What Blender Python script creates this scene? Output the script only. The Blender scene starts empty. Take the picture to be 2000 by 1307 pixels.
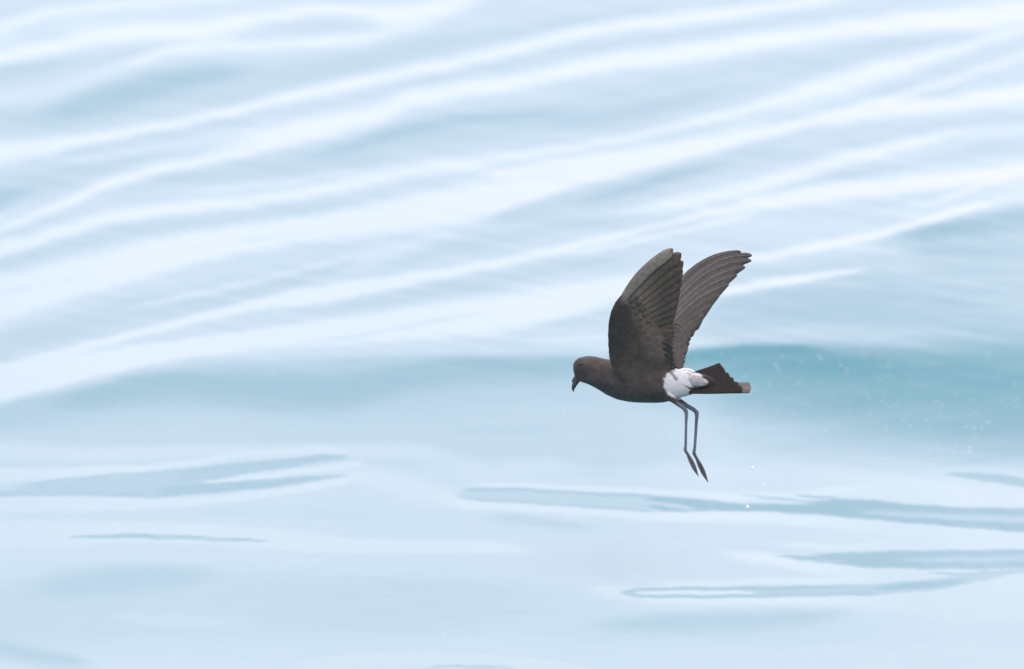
import bpy, bmesh, math, random
import numpy as np
from mathutils import Vector, Matrix, noise

# ---------------------------------------------------------------- camera
PITCH = math.radians(9.3)
CAM_H = 2.198
FPX = 25514.0                       # focal length in photograph pixels (2000 px wide)
PW, PH = 2000.0, 1307.0
scene = bpy.context.scene
cd = bpy.data.cameras.new('camera')
cam = bpy.data.objects.new('camera', cd)
scene.collection.objects.link(cam)
cam.location = (0, 0, CAM_H)
cam.rotation_euler = (math.pi / 2 - PITCH, 0, 0)
cd.sensor_width = 36.0
cd.lens = 36.0 * FPX / PW
cd.clip_start = 0.1
cd.clip_end = 60000
cd.dof.use_dof = True
cd.dof.focus_distance = 12.15
cd.dof.aperture_fstop = 9.0
scene.camera = cam
scene.render.resolution_x = 1024
scene.render.resolution_y = 669

# ---------------------------------------------------------------- sky and sun
SUN_EL, SUN_AZ = math.radians(72), math.radians(130)   # azimuth measured clockwise from +y
world = bpy.data.worlds.new('World')
scene.world = world
world.use_nodes = True
wn = world.node_tree
wn.nodes.clear()
sky = wn.nodes.new('ShaderNodeTexSky')
sky.sky_type = 'NISHITA'
sky.sun_disc = False
sky.sun_elevation = SUN_EL
sky.sun_rotation = SUN_AZ
sky.altitude = 0
sky.air_density = 1.0
sky.dust_density = 2.5
sky.ozone_density = 1.0
# a thin even veil of cloud over the whole sky
veil = wn.nodes.new('ShaderNodeMix'); veil.data_type = 'RGBA'
veil.inputs[0].default_value = 0.72
veil.inputs[7].default_value = (9.3, 8.55, 9.4, 1)
bg = wn.nodes.new('ShaderNodeBackground')
bg.inputs['Strength'].default_value = 0.12
wo = wn.nodes.new('ShaderNodeOutputWorld')
wn.links.new(sky.outputs[0], veil.inputs[6])
wn.links.new(veil.outputs[2], bg.inputs['Color'])
wn.links.new(bg.outputs[0], wo.inputs['Surface'])

sd = bpy.data.lights.new('sun', 'SUN')
sd.energy = 0.9
sd.angle = math.radians(30)
sd.color = (1.0, 0.96, 0.90)
sun = bpy.data.objects.new('sun', sd)
scene.collection.objects.link(sun)
sdir = Vector((math.sin(SUN_AZ) * math.cos(SUN_EL), math.cos(SUN_AZ) * math.cos(SUN_EL), math.sin(SUN_EL)))
sun.location = sdir * 30
sun.rotation_euler = sdir.to_track_quat('Z', 'Y').to_euler()

scene.view_settings.view_transform = 'Standard'
scene.view_settings.look = 'None'
scene.view_settings.exposure = 0.82
scene.view_settings.gamma = 1.0
scene.view_settings.use_curve_mapping = False

# ---------------------------------------------------------------- helpers
def link(o, parent=None):
    scene.collection.objects.link(o)
    if parent is not None:
        o.parent = parent
    return o

def node(nt, typ, **kw):
    n = nt.nodes.new(typ)
    for k, v in kw.items():
        setattr(n, k, v)
    return n

def material(name):
    m = bpy.data.materials.new(name)
    m.use_nodes = True
    nt = m.node_tree
    return m, nt, nt.nodes['Principled BSDF']

def smooth(t):
    t = np.clip(t, 0, 1)
    return t * t * (3 - 2 * t)

# ---------------------------------------------------------------- the sea surface
# Each wave is written down as a line across the water with the tone it should take: a face tipped
# away from the viewer mirrors the pale low sky, one tipped towards him shows the teal water.  Tones are
# turned into slopes and the slopes are integrated into one height field.
# wave: (tone, edge, [(x, y, width above, width below), ...], taper)
WAVES = []
def W(tone, pts, hard=0.0, taper=70, amt=1.0):
    WAVES.append((tone, pts, hard, taper, amt))
# far water, top of the view downwards
W(213, [(0, 5, 20, 22), (130, 2, 14, 16), (260, -4, 8, 8)])
W(237, [(0, 55, 22, 22), (120, 22, 20, 20), (330, 2, 14, 14), (500, -6, 10, 10)])
W(223, [(0, 78, 16, 16), (150, 50, 16, 16), (230, 31, 13, 12), (340, 17, 11, 11), (500, 11, 11, 11), (760, 6, 8, 8)])
W(240, [(0, 110, 22, 26), (150, 82, 30, 28), (260, 66, 40, 30), (400, 52, 34, 44), (520, 36, 26, 34), (640, 22, 18, 20), (760, 28, 40, 40), (860, 14, 40, 40), (960, -4, 26, 26)])
W(214, [(460, 56, 5, 5), (520, 50, 13, 13), (600, 44, 16, 16), (680, 40, 15, 14), (760, 36, 6, 6)])
W(215, [(850, 42, 10, 12), (940, 36, 18, 20), (1050, 24, 24, 24), (1150, 10, 24, 26), (1300, -2, 20, 26), (1400, -10, 10, 12)])
W(205, [(0, 150, 28, 34), (100, 130, 24, 34), (200, 116, 18, 28), (300, 98, 12, 14), (380, 84, 6, 6)])
W(199, [(0, 140, 14, 16), (80, 128, 12, 14), (180, 112, 10, 10)])
W(221, [(0, 190, 18, 18), (100, 172, 18, 20), (220, 140, 16, 20), (320, 112, 14, 14)])
W(204, [(0, 240, 40, 40), (150, 225, 55, 45), (280, 200, 70, 50), (450, 175, 60, 45), (560, 152, 44, 42), (650, 130, 34, 40), (800, 94, 24, 36), (950, 68, 16, 26), (1100, 44, 14, 18), (1230, 24, 12, 16), (1320, 8, 10, 12)], 0.21)
W(182, [(40, 226, 14, 20), (130, 213, 36, 36), (210, 194, 52, 46), (300, 170, 52, 46), (380, 148, 34, 40), (450, 140, 22, 30), (530, 132, 10, 16)], 0.12, 110)
W(236, [(150, 142, 6, 6), (240, 124, 9, 9), (320, 103, 16, 14), (400, 93, 18, 16), (550, 88, 19, 17), (700, 74, 20, 19), (800, 56, 18, 17), (900, 34, 14, 16)], 0.15, 160)
W(239, [(0, 298, 30, 34), (80, 288, 26, 28), (150, 276, 17, 18), (250, 258, 13, 12), (350, 240, 13, 11), (450, 219, 15, 13), (550, 194, 20, 18), (650, 172, 20, 20), (800, 140, 20, 20), (900, 121, 20, 20), (1000, 97, 20, 20), (1100, 72, 20, 20), (1200, 52, 20, 20), (1350, 36, 20, 22), (1450, 22, 20, 18), (1550, 10, 16, 14), (1660, -6, 12, 12)], 0.18)
W(203, [(0, 372, 44, 46), (60, 358, 38, 44), (130, 340, 32, 40), (200, 325, 24, 30), (320, 294, 14, 16), (400, 276, 6, 7)], 0.12)
W(184, [(0, 388, 30, 34), (30, 378, 24, 26), (80, 362, 14, 14)], 0)
W(228, [(90, 325, 5, 5), (200, 308, 8, 8), (330, 286, 8, 8), (450, 262, 9, 9), (560, 238, 9, 9)])
W(240, [(350, 322, 30, 16), (450, 290, 36, 22), (560, 262, 36, 26), (640, 240, 36, 34), (720, 225, 34, 40), (800, 196, 34, 30), (900, 177, 28, 26), (1000, 162, 26, 25), (1100, 142, 28, 24), (1200, 122, 34, 27), (1300, 108, 30, 32), (1400, 94, 27, 32), (1500, 76, 24, 30), (1600, 63, 25, 27), (1700, 50, 25, 30), (1800, 38, 26, 34), (1900, 32, 32, 36), (2000, 26, 40, 38)], 0.18, 200)
W(238, [(0, 448, 12, 10), (60, 424, 13, 13), (125, 398, 18, 16), (200, 364, 18, 18), (300, 334, 17, 15), (400, 314, 15, 13), (500, 293, 12, 12), (600, 270, 14, 13), (700, 250, 14, 12)], 0.12)
W(226, [(0, 425, 10, 8), (60, 408, 8, 8), (110, 396, 5, 5)])
W(207, [(84, 306, 4, 4), (130, 298, 10, 10), (200, 287, 13, 12), (280, 273, 12, 12), (350, 258, 12, 12), (430, 239, 11, 10), (500, 222, 7, 7), (560, 210, 3, 3)], 0.15)
W(224, [(560, 229, 4, 4), (660, 221, 6, 6), (770, 206, 4, 4)])
W(209, [(700, 180, 3, 3), (780, 167, 11, 11), (850, 153, 15, 14), (950, 132, 16, 15), (1050, 112, 16, 14), (1150, 95, 16, 14), (1300, 73, 15, 14), (1400, 56, 14, 14), (1500, 43, 14, 13), (1600, 30, 12, 11), (1700, 16, 11, 10), (1820, 2, 7, 7)], 0.12, 120)
W(229, [(1200, 118, 4, 4), (1330, 92, 6, 6), (1460, 66, 7, 6), (1600, 56, 4, 4), (1780, 50, 3, 3)])
W(204, [(200, 378, 12, 16), (320, 352, 18, 22), (420, 338, 22, 28), (520, 326, 30, 34), (650, 308, 38, 46), (800, 270, 44, 48), (950, 245, 46, 50), (1100, 225, 50, 50), (1200, 206, 52, 58), (1300, 188, 56, 62), (1400, 165, 50, 52), (1500, 142, 42, 46), (1600, 118, 32, 38), (1700, 96, 22, 26), (1800, 78, 13, 14), (1900, 66, 8, 8), (1990, 58, 4, 4)], 0.24, 120)
W(185, [(560, 318, 8, 8), (640, 297, 20, 20), (750, 266, 26, 24), (850, 243, 24, 24), (950, 230, 15, 18), (1050, 221, 12, 14), (1150, 212, 8, 10)], 0, 130)
W(196, [(1000, 238, 14, 16), (1150, 230, 20, 26), (1300, 205, 24, 30), (1420, 175, 14, 24)], 0, 120)
W(214, [(1130, 208, 4, 4), (1300, 178, 8, 8), (1450, 152, 8, 8), (1600, 124, 6, 6)])
# the two bright crossing crests on the right
W(237, [(0, 490, 26, 22), (100, 460, 24, 22), (200, 430, 24, 20), (300, 413, 22, 18), (400, 402, 24, 18), (500, 392, 22, 18), (600, 376, 22, 18), (700, 356, 22, 22), (800, 334, 22, 24), (900, 322, 26, 26), (1000, 306, 16, 20), (1100, 290, 12, 16), (1200, 274, 11, 14), (1300, 252, 11, 12), (1400, 228, 14, 14), (1500, 202, 20, 20), (1600, 172, 30, 34), (1700, 142, 30, 40), (1790, 116, 16, 26), (1880, 93, 10, 14), (1940, 74, 8, 8), (2000, 58, 7, 7)], 0.15)
W(239, [(900, 360, 14, 18), (1000, 336, 20, 24), (1150, 312, 26, 26), (1300, 297, 30, 26), (1405, 274, 26, 18), (1510, 257, 22, 14), (1615, 228, 16, 12), (1720, 197, 10, 14), (1790, 178, 7, 10), (1860, 157, 6, 6), (1930, 131, 5, 6), (2000, 109, 5, 6)], 0.18)
W(238, [(1560, 246, 10, 6), (1650, 228, 22, 22), (1720, 214, 22, 24), (1800, 206, 20, 24), (1900, 196, 22, 24), (2000, 180, 22, 26)], 0.18, 90)
W(207, [(1630, 204, 3, 3), (1700, 188, 7, 7), (1770, 165, 12, 12), (1860, 130, 20, 20), (1930, 106, 20, 22), (2000, 84, 22, 20)], 0.15, 90)
W(208, [(1770, 190, 4, 4), (1830, 181, 12, 10), (1900, 164, 22, 18), (2000, 140, 26, 26)], 0.18, 60)
W(219, [(980, 322, 3, 3), (1060, 308, 6, 6), (1150, 297, 7, 7), (1230, 282, 7, 7), (1330, 256, 5, 5)], 0.1)
W(225, [(1300, 272, 3, 3), (1450, 243, 6, 6), (1580, 206, 7, 7), (1700, 175, 5, 5)])
W(206, [(0, 516, 18, 16), (100, 488, 24, 22), (200, 463, 24, 22), (300, 446, 25, 21), (450, 430, 22, 20), (600, 413, 20, 17), (700, 399, 17, 14), (800, 380, 12, 11), (900, 363, 9, 8), (1010, 344, 5, 5)], 0.18)
W(229, [(350, 372, 10, 10), (500, 366, 12, 12), (650, 340, 9, 9), (800, 320, 6, 6)])
# the broad bright back of the middle wave
W(240, [(0, 582, 60, 66), (150, 543, 56, 54), (300, 506, 54, 46), (450, 472, 46, 40), (600, 450, 42, 36), (750, 424, 52, 52), (900, 397, 58, 62), (1000, 384, 56, 40), (1100, 356, 44, 26), (1200, 332, 38, 24), (1300, 306, 30, 22), (1400, 284, 22, 16), (1500, 262, 14, 11)], 0.30)
W(227, [(0, 572, 14, 14), (100, 552, 13, 13), (200, 530, 8, 8)])
W(222, [(330, 486, 3, 3), (380, 480, 5, 5), (440, 474, 4, 4), (560, 462, 4, 4), (640, 452, 2, 2)])
W(224, [(470, 500, 3, 3), (560, 478, 5, 5), (640, 464, 4, 4), (720, 452, 2, 2)])
W(229, [(660, 472, 3, 3), (740, 452, 5, 5), (860, 430, 4, 4)])
W(226, [(650, 520, 30, 30), (720, 500, 30, 30), (820, 470, 18, 18), (920, 446, 8, 8)])
W(204, [(930, 436, 10, 16), (1000, 418, 18, 30), (1080, 398, 24, 38), (1180, 376, 28, 46), (1260, 358, 28, 50), (1350, 330, 26, 44), (1450, 304, 26, 42), (1600, 276, 26, 40), (1750, 252, 18, 28), (1900, 236, 14, 20), (2000, 226, 16, 24)], 0.18)
W(213, [(1500, 290, 16, 16), (1650, 266, 16, 18), (1800, 248, 10, 12)])
W(184, [(1100, 400, 6, 8), (1180, 380, 15, 18), (1260, 360, 17, 22), (1320, 342, 16, 20), (1380, 328, 12, 14), (1450, 312, 8, 8)], 0, 90)
W(235, [(1060, 442, 8, 10), (1200, 422, 14, 18), (1300, 402, 22, 24), (1450, 370, 26, 24), (1550, 342, 26, 22), (1650, 312, 24, 20), (1750, 288, 20, 18), (1850, 264, 14, 13), (1950, 246, 9, 9)], 0.15, 160)
W(204, [(1470, 382, 4, 4), (1560, 362, 9, 9), (1620, 348, 12, 11), (1700, 334, 14, 12), (1800, 316, 18, 14), (1900, 298, 28, 22), (2000, 280, 32, 32)], 0.12, 100)
W(198, [(1880, 290, 10, 10), (2000, 276, 20, 20)])
W(239, [(480, 606, 7, 7), (600, 588, 14, 13), (740, 562, 14, 13), (880, 532, 16, 14), (1020, 504, 16, 15), (1160, 472, 16, 15), (1240, 452, 10, 10), (1300, 438, 7, 8), (1400, 412, 12, 18), (1500, 396, 28, 24), (1600, 380, 30, 26), (1700, 368, 28, 26), (1800, 358, 26, 24), (1900, 346, 22, 20), (2000, 330, 16, 14)], 0.18, 130)
W(237, [(1080, 500, 5, 5), (1160, 488, 8, 8), (1300, 458, 9, 9), (1400, 436, 9, 10), (1500, 412, 8, 10)], 0.12, 80)
W(211, [(1230, 463, 2, 2), (1290, 449, 5, 5), (1370, 428, 5, 5), (1425, 416, 2, 2)], 0.12, 40)
W(206, [(720, 530, 6, 8), (800, 508, 16, 16), (880, 490, 25, 20), (960, 472, 28, 20), (1060, 452, 28, 18), (1160, 434, 24, 16), (1240, 426, 16, 12), (1310, 418, 8, 8)], 0.12, 90)
# long blue trough on the left and the bright crest under it
W(204, [(0, 676, 38, 36), (100, 648, 42, 42), (200, 622, 42, 46), (300, 600, 42, 44), (400, 580, 42, 40), (500, 560, 34, 32), (600, 538, 24, 18), (720, 510, 8, 8)], 0.27)
W(222, [(230, 604, 6, 6), (320, 588, 11, 11), (420, 566, 12, 12), (520, 544, 12, 12), (640, 514, 10, 10), (740, 490, 6, 6)], 0.1)
W(212, [(300, 566, 6, 6), (400, 548, 10, 10), (520, 528, 10, 10), (620, 504, 7, 7)])
W(240, [(0, 722, 14, 26), (100, 694, 10, 16), (200, 667, 9, 13), (300, 643, 9, 12), (400, 618, 11, 13), (500, 595, 15, 15), (600, 574, 19, 18), (700, 558, 18, 18), (800, 542, 14, 14), (900, 524, 8, 8)], 0.21)
W(213, [(200, 688, 3, 4), (300, 664, 7, 7), (400, 644, 11, 11), (550, 615, 14, 13), (640, 602, 15, 13)], 0.15)
W(205, [(580, 612, 6, 6), (660, 602, 14, 12), (740, 589, 20, 18), (820, 575, 24, 22), (920, 557, 25, 23), (1020, 538, 23, 20), (1120, 520, 18, 16), (1200, 506, 13, 12), (1290, 494, 8, 8)], 0.15, 90)
W(240, [(0, 752, 34, 40), (100, 730, 38, 38), (200, 708, 34, 34), (350, 682, 24, 26), (500, 662, 26, 30), (650, 646, 34, 40), (800, 628, 40, 54), (950, 610, 46, 66), (1100, 588, 50, 50), (1200, 568, 42, 36), (1320, 545, 30, 28), (1420, 530, 10, 10)], 0.30)
W(224, [(470, 692, 4, 4), (560, 678, 8, 8), (660, 662, 10, 10), (760, 645, 10, 10), (880, 622, 7, 7), (980, 606, 3, 3)], 0.1)
W(230, [(0, 766, 6, 6), (60, 755, 6, 6), (150, 735, 4, 4)])
W(226, [(820, 668, 2, 2), (890, 656, 4, 4), (960, 645, 2, 2)])
W(231, [(300, 700, 4, 4), (450, 682, 6, 6), (560, 668, 3, 3)])
W(208, [(1020, 640, 4, 4), (1090, 632, 12, 14), (1160, 624, 18, 18), (1230, 616, 20, 18), (1330, 600, 14, 14)], 0.12, 80)
W(228, [(1000, 664, 6, 8), (1100, 660, 10, 12), (1200, 656, 10, 14), (1330, 650, 8, 12)], 0, 120)
# right of the bird
W(215, [(1180, 500, 18, 20), (1280, 484, 26, 30), (1400, 462, 34, 36), (1550, 436, 30, 28), (1700, 414, 24, 24), (1800, 396, 20, 20), (1900, 374, 14, 14), (1965, 360, 6, 6)], 0.21, 140)
W(208, [(1600, 420, 10, 10), (1750, 398, 14, 14), (1880, 376, 10, 10)])
W(205, [(1400, 550, 20, 30), (1500, 540, 26, 60), (1650, 520, 30, 90), (1800, 500, 60, 120), (1900, 480, 80, 140), (2000, 460, 80, 160)], 0.30, 120)
W(240, [(1330, 520, 8, 10), (1475, 504, 13, 15), (1597, 481, 14, 15), (1702, 461, 14, 14), (1790, 438, 13, 13), (1877, 411, 12, 12), (1940, 394, 9, 8), (1985, 380, 4, 4)], 0.15)
W(238, [(1780, 408, 4, 3), (1880, 376, 7, 6), (1950, 352, 8, 6), (2000, 338, 7, 7)], 0.12)
W(165, [(1690, 476, 6, 10), (1760, 462, 20, 30), (1850, 446, 26, 44), (1940, 432, 34, 60), (2000, 424, 40, 70)], 0.1, 130)
W(178, [(1700, 500, 8, 10), (1800, 492, 24, 30), (1900, 490, 36, 36), (2000, 490, 40, 40)], 0, 130)
W(203, [(1500, 528, 12, 14), (1620, 522, 16, 18), (1740, 524, 14, 18), (1860, 540, 12, 16), (2000, 556, 12, 18)])
W(178, [(1340, 606, 8, 14), (1440, 600, 18, 24), (1550, 588, 24, 30), (1650, 576, 24, 34), (1760, 572, 20, 40), (1860, 590, 20, 36), (2000, 610, 24, 40)], 0.1, 120)
W(197, [(1330, 648, 20, 22), (1450, 640, 22, 20), (1560, 640, 18, 16), (1650, 636, 14, 14), (1780, 630, 12, 14), (1900, 628, 10, 10)], 0.12, 100)
# the tall teal face of the near wave
W(204, [(0, 830, 44, 150), (150, 800, 46, 150), (300, 790, 80, 150), (500, 780, 86, 150), (700, 780, 92, 150), (900, 770, 90, 160), (1100, 770, 88, 170), (1300, 770, 84, 180), (1500, 770, 100, 180), (1750, 790, 90, 160), (2000, 820, 120, 150)], 0.72)
W(190, [(0, 806, 24, 60), (150, 772, 30, 90), (300, 745, 38, 110), (450, 735, 44, 120), (600, 730, 40, 130), (750, 726, 42, 130), (900, 716, 34, 130), (1050, 712, 32, 120), (1200, 712, 32, 110)], 0.18)
W(172, [(60, 792, 16, 20), (150, 776, 18, 40), (250, 752, 22, 60), (350, 742, 28, 64), (450, 748, 32, 66), (550, 752, 34, 74), (650, 756, 40, 74), (750, 740, 40, 60), (850, 718, 28, 60), (950, 712, 24, 56), (1050, 712, 24, 50), (1200, 712, 26, 50)], 0.15, 120)
W(166, [(860, 712, 8, 12), (960, 710, 14, 22), (1080, 712, 16, 24), (1200, 708, 18, 28), (1300, 700, 18, 30)], 0)
W(190, [(600, 708, 10, 10), (760, 704, 12, 12), (860, 696, 8, 10)])
W(199, [(860, 842, 10, 10), (980, 838, 20, 20), (1120, 836, 14, 16)])
W(182, [(1150, 740, 60, 80), (1300, 740, 66, 90), (1450, 740, 70, 90), (1600, 750, 60, 100), (1800, 760, 90, 110), (2000, 770, 130, 120)], 0.21, 160)
W(150, [(1200, 716, 20, 30), (1330, 702, 22, 50), (1450, 690, 28, 90), (1550, 690, 32, 100), (1650, 710, 40, 96), (1750, 730, 44, 90), (1880, 740, 60, 100), (2000, 740, 110, 120)], 0.12, 140)
W(166, [(1700, 800, 16, 20), (1850, 830, 24, 30), (1950, 842, 26, 30), (2000, 846, 26, 30)])
FACE_X = [1400, 1500, 1600, 1700, 1800, 1900, 2000]
FACE_Y = [480, 520, 545, 575, 605, 635, 655, 675, 700, 730, 780, 830, 880, 910, 940]
FACE = [[212, 205, 203, 196, 183, 196, 203, 186, 138, 146, 172, 198, 208, 212, 214],
        [208, 203, 200, 186, 180, 198, 202, 158, 120, 134, 158, 188, 204, 210, 214],
        [205, 200, 196, 180, 182, 195, 198, 148, 117, 131, 150, 176, 200, 208, 213],
        [196, 196, 192, 175, 180, 192, 194, 162, 124, 131, 144, 166, 192, 206, 212],
        [182, 190, 192, 176, 177, 184, 184, 158, 132, 132, 141, 156, 182, 204, 211],
        [172, 180, 192, 184, 176, 176, 172, 153, 134, 132, 138, 150, 172, 200, 210],
        [170, 176, 186, 188, 180, 172, 165, 148, 134, 132, 136, 148, 166, 194, 208]]
W('face', FACE)
W(120, [(1230, 708, 10, 14), (1340, 696, 16, 24), (1420, 688, 18, 26), (1500, 684, 17, 20), (1580, 684, 14, 16), (1660, 688, 8, 10)], 0.18, 110)
W(237, [(1340, 578, 10, 12), (1430, 566, 18, 16), (1500, 555, 19, 16), (1580, 542, 14, 13), (1660, 530, 7, 7), (1720, 522, 4, 4)], 0.12, 70)
# hollow before the wave
W(216, [(0, 880, 30, 44), (200, 890, 30, 30), (400, 880, 20, 20), (640, 880, 22, 30), (800, 880, 30, 40), (950, 920, 30, 30), (1150, 900, 24, 30), (1350, 930, 40, 24), (1550, 930, 40, 34), (1700, 940, 34, 30), (1850, 960, 24, 20), (2000, 975, 14, 12)], 0.1)
W(204, [(1050, 880, 30, 30), (1200, 900, 30, 30), (1320, 900, 20, 26)])
W(223, [(640, 920, 13.5, 16.2), (720, 930, 35.1, 40.5), (800, 952, 40.5, 54), (880, 970, 29.7, 35.1), (960, 990, 13.5, 21.6)], 0, 60)
W(223, [(0, 930, 21.6, 32.4), (80, 928, 18.9, 27), (200, 920, 13.5, 18.9), (350, 905, 12.2, 16.2), (500, 888, 10.8, 16.2), (640, 876, 10.8, 13.5), (720, 888, 13.5, 27)])
W(231, [(0, 982, 18.9, 24.3), (120, 982, 16.2, 24.3), (220, 984, 16.2, 18.9), (300, 984, 13.5, 13.5), (420, 976, 10.8, 12.2), (540, 962, 10.8, 10.8), (640, 946, 12.2, 12.2), (720, 930, 10.8, 10.8)], 0.05)
W(210, [(0, 1012, 10, 10), (160, 1010, 12, 14), (320, 1006, 18, 18), (500, 1000, 26, 24), (650, 1000, 24, 24), (760, 1010, 14, 14)])
# slick lens on the left
W(194, [(-6, 965, 5, 5), (60, 958, 10, 9), (120, 953, 14, 14), (200, 950, 20, 18), (280, 948, 23, 22), (350, 942, 23, 25), (420, 936, 20, 18), (470, 930, 10, 10)], 0.78, 30)
W(188, [(340, 934, 15, 14), (400, 928, 15, 12), (460, 919, 13, 10), (550, 908, 11, 9), (640, 895, 9, 7), (683, 892, 3, 3)], 0.72, 16)
W(184, [(300, 958, 7, 12), (400, 953, 9, 10), (500, 945, 9, 9), (580, 938, 7, 6), (640, 932, 4, 3), (680, 928, 2, 2)], 0.7, 24)
W(180, [(10, 952, 3, 3), (100, 940, 4, 4), (200, 930, 4, 4), (330, 921, 4, 4), (460, 908, 4, 4), (560, 899, 4, 4), (660, 888, 3, 3)], 0.3, 40, .7)
W(178, [(0, 969, 3, 3), (120, 966, 4, 3), (220, 967, 5, 4), (285, 970, 7, 4), (400, 962, 5, 4), (520, 951, 4, 4), (620, 939, 3, 3)], 0.3, 40, .7)
W(228, [(385, 941, 2.7, 2.7), (430, 939, 5.4, 5.4), (500, 932, 9.45, 8.1), (580, 922, 12.2, 9.45), (660, 912, 13.5, 9.45), (720, 905, 10.8, 10.8)], 0.05, 30)
W(229, [(0, 922, 13.5, 16.2), (70, 926, 13.5, 12.2), (160, 919, 8.1, 8.1), (300, 909, 8.1, 8.1)])
# thin lens under it
W(231, [(0, 1046, 43.2, 32.4), (130, 1046, 40.5, 27), (300, 1040, 29.7, 29.7), (500, 1050, 29.7, 32.4), (600, 1060, 29.7, 27), (700, 1066, 21.6, 21.6), (800, 1068, 21.6, 20.2), (900, 1069, 21.6, 18.9), (1000, 1073, 20.2, 16.2), (1090, 1076, 10.8, 10.8)], 0.05, 140)
W(184, [(128, 1051, 2, 2), (180, 1048, 4, 4), (250, 1047, 6, 6), (330, 1049, 6, 6), (420, 1053, 5, 5), (500, 1056, 3, 3), (530, 1057, 2, 2)], 0.6, 24)
W(206, [(300, 1049, 2, 2), (360, 1053, 3, 3), (450, 1056, 2, 2)], 0.3, 20)
W(205, [(0, 1200, 110, 120), (200, 1180, 100, 130), (420, 1170, 80, 130), (650, 1170, 80, 120), (900, 1170, 70, 100), (1100, 1180, 50, 80), (1300, 1190, 30, 60)], 0.3, 420)
W(194, [(30, 1150, 22, 24), (130, 1142, 44, 44), (240, 1132, 48, 50), (340, 1124, 34, 46), (450, 1120, 18, 26)], 0.1, 100)
W(192, [(0, 1265, 20, 40), (80, 1280, 20, 40), (200, 1300, 14, 20)])
W(210, [(200, 1200, 20, 20), (350, 1210, 24, 24), (520, 1220, 24, 24)])
W(214, [(600, 1120, 12, 16), (800, 1110, 14, 20), (1000, 1110, 14, 16)])
W(226, [(560, 1302, 10.8, 16.2), (680, 1292, 18.9, 21.6), (820, 1287, 20.2, 21.6), (960, 1292, 18.9, 21.6), (1060, 1300, 18.9, 21.6), (1180, 1310, 13.5, 18.9)], 0.05, 80)
W(192, [(828, 1304, 2, 3), (880, 1301, 3, 4), (940, 1301, 3, 5), (1010, 1306, 2, 3)], 0.5, 20)
# right hand lens under the feet
W(230, [(840, 976, 13.5, 13.5), (900, 984, 18.9, 13.5), (1000, 990, 13.5, 14.9), (1100, 996, 13.5, 14.9), (1200, 1003, 13.5, 14.9), (1300, 1010, 16.2, 16.2), (1440, 1008, 16.2, 21.6), (1560, 1014, 13.5, 21.6), (1700, 1026, 13.5, 21.6), (1850, 1040, 16.2, 21.6), (2000, 1054, 18.9, 21.6)], 0.05)
W(226, [(900, 946, 10.8, 10.8), (1000, 948, 10.8, 10.8), (1150, 955, 10.8, 10.8), (1300, 962, 12.2, 12.2), (1450, 972, 18.9, 13.5), (1560, 968, 16.2, 16.2), (1650, 958, 13.5, 13.5), (1760, 964, 10, 10)], 0.05)
W(202, [(889, 970, 2, 2), (915, 966, 13, 10), (1000, 968, 15, 13), (1100, 974, 15, 14), (1200, 980, 16, 15), (1290, 984, 17, 17), (1350, 987, 14, 14)], 0.8, 12)
W(184, [(900, 958, 4, 3), (960, 955, 4, 4), (1050, 958, 4, 4), (1150, 964, 4, 4), (1290, 970, 5, 5)], 0.3, 20)
W(190, [(892, 973, 3, 3), (930, 976, 3, 3), (1050, 983, 3, 3), (1180, 992, 3, 3), (1280, 999, 4, 4)], 0.3, 20)
W(168, [(1250, 980, 6, 12), (1300, 984, 16, 16), (1350, 986, 14, 14), (1400, 988, 10, 12), (1450, 990, 7, 9), (1510, 992, 8, 9), (1580, 993, 12, 13), (1640, 992, 20, 20), (1700, 996, 21, 22), (1800, 1003, 18, 24), (1900, 1010, 20, 26), (2000, 1016, 26, 28)], 0.74, 40)
W(205, [(1230, 978, 3, 3), (1280, 984, 6, 6), (1330, 990, 8, 7), (1370, 994, 2, 2)], 0.2, 30)
W(193, [(1660, 1000, 6, 6), (1750, 1004, 9, 9), (1850, 1010, 10, 9), (2000, 1016, 12, 11)], 0.2, 50)
W(172, [(1545, 966, 2, 2), (1590, 970, 3, 3), (1640, 974, 3, 3)], 0.3, 20)
W(176, [(1440, 967, 1.5, 1.5), (1500, 971, 2, 2), (1560, 975, 2, 2)], 0.3, 20, .8)
W(203, [(930, 1014, 10, 14), (1020, 1016, 20, 20), (1090, 1022, 16, 18), (1180, 1032, 8, 10)], 0, 70)
W(178, [(1836, 928, 1.5, 1.5), (1870, 928, 5, 5), (1915, 931, 9, 9), (2000, 943, 11, 11)], 0.65, 30)
# lower right lenses
W(229, [(1380, 1084, 10.8, 13.5), (1480, 1088, 18.9, 21.6), (1560, 1104, 18.9, 18.9), (1680, 1118, 16.2, 13.5), (1780, 1124, 16.2, 13.5), (1840, 1122, 8.1, 8.1)], 0.05, 90)
W(226, [(1500, 1066, 10.8, 13.5), (1650, 1066, 9.45, 9.45), (1800, 1062, 10.8, 10.8), (2000, 1060, 13.5, 13.5)])
W(172, [(1508, 1087, 1.5, 1.5), (1580, 1090, 4, 4), (1630, 1092, 12, 12), (1700, 1094, 18, 18), (1800, 1094, 21, 21), (1900, 1094, 22, 22), (2000, 1093, 22, 21)], 0.7, 40)
W(190, [(1740, 1096, 4, 4), (1820, 1094, 9, 9), (1920, 1094, 11, 10), (2000, 1092, 12, 10)], 0.1, 50)
W(227, [(1130, 1150, 10.8, 16.2), (1200, 1152, 16.2, 27), (1300, 1172, 12.2, 13.5), (1500, 1173, 10.8, 13.5), (1700, 1170, 10.8, 13.5), (1820, 1164, 13.5, 16.2), (1900, 1152, 21.6, 24.3), (1960, 1150, 32.4, 37.8), (2000, 1146, 40.5, 45.9)], 0.05, 60)
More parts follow.
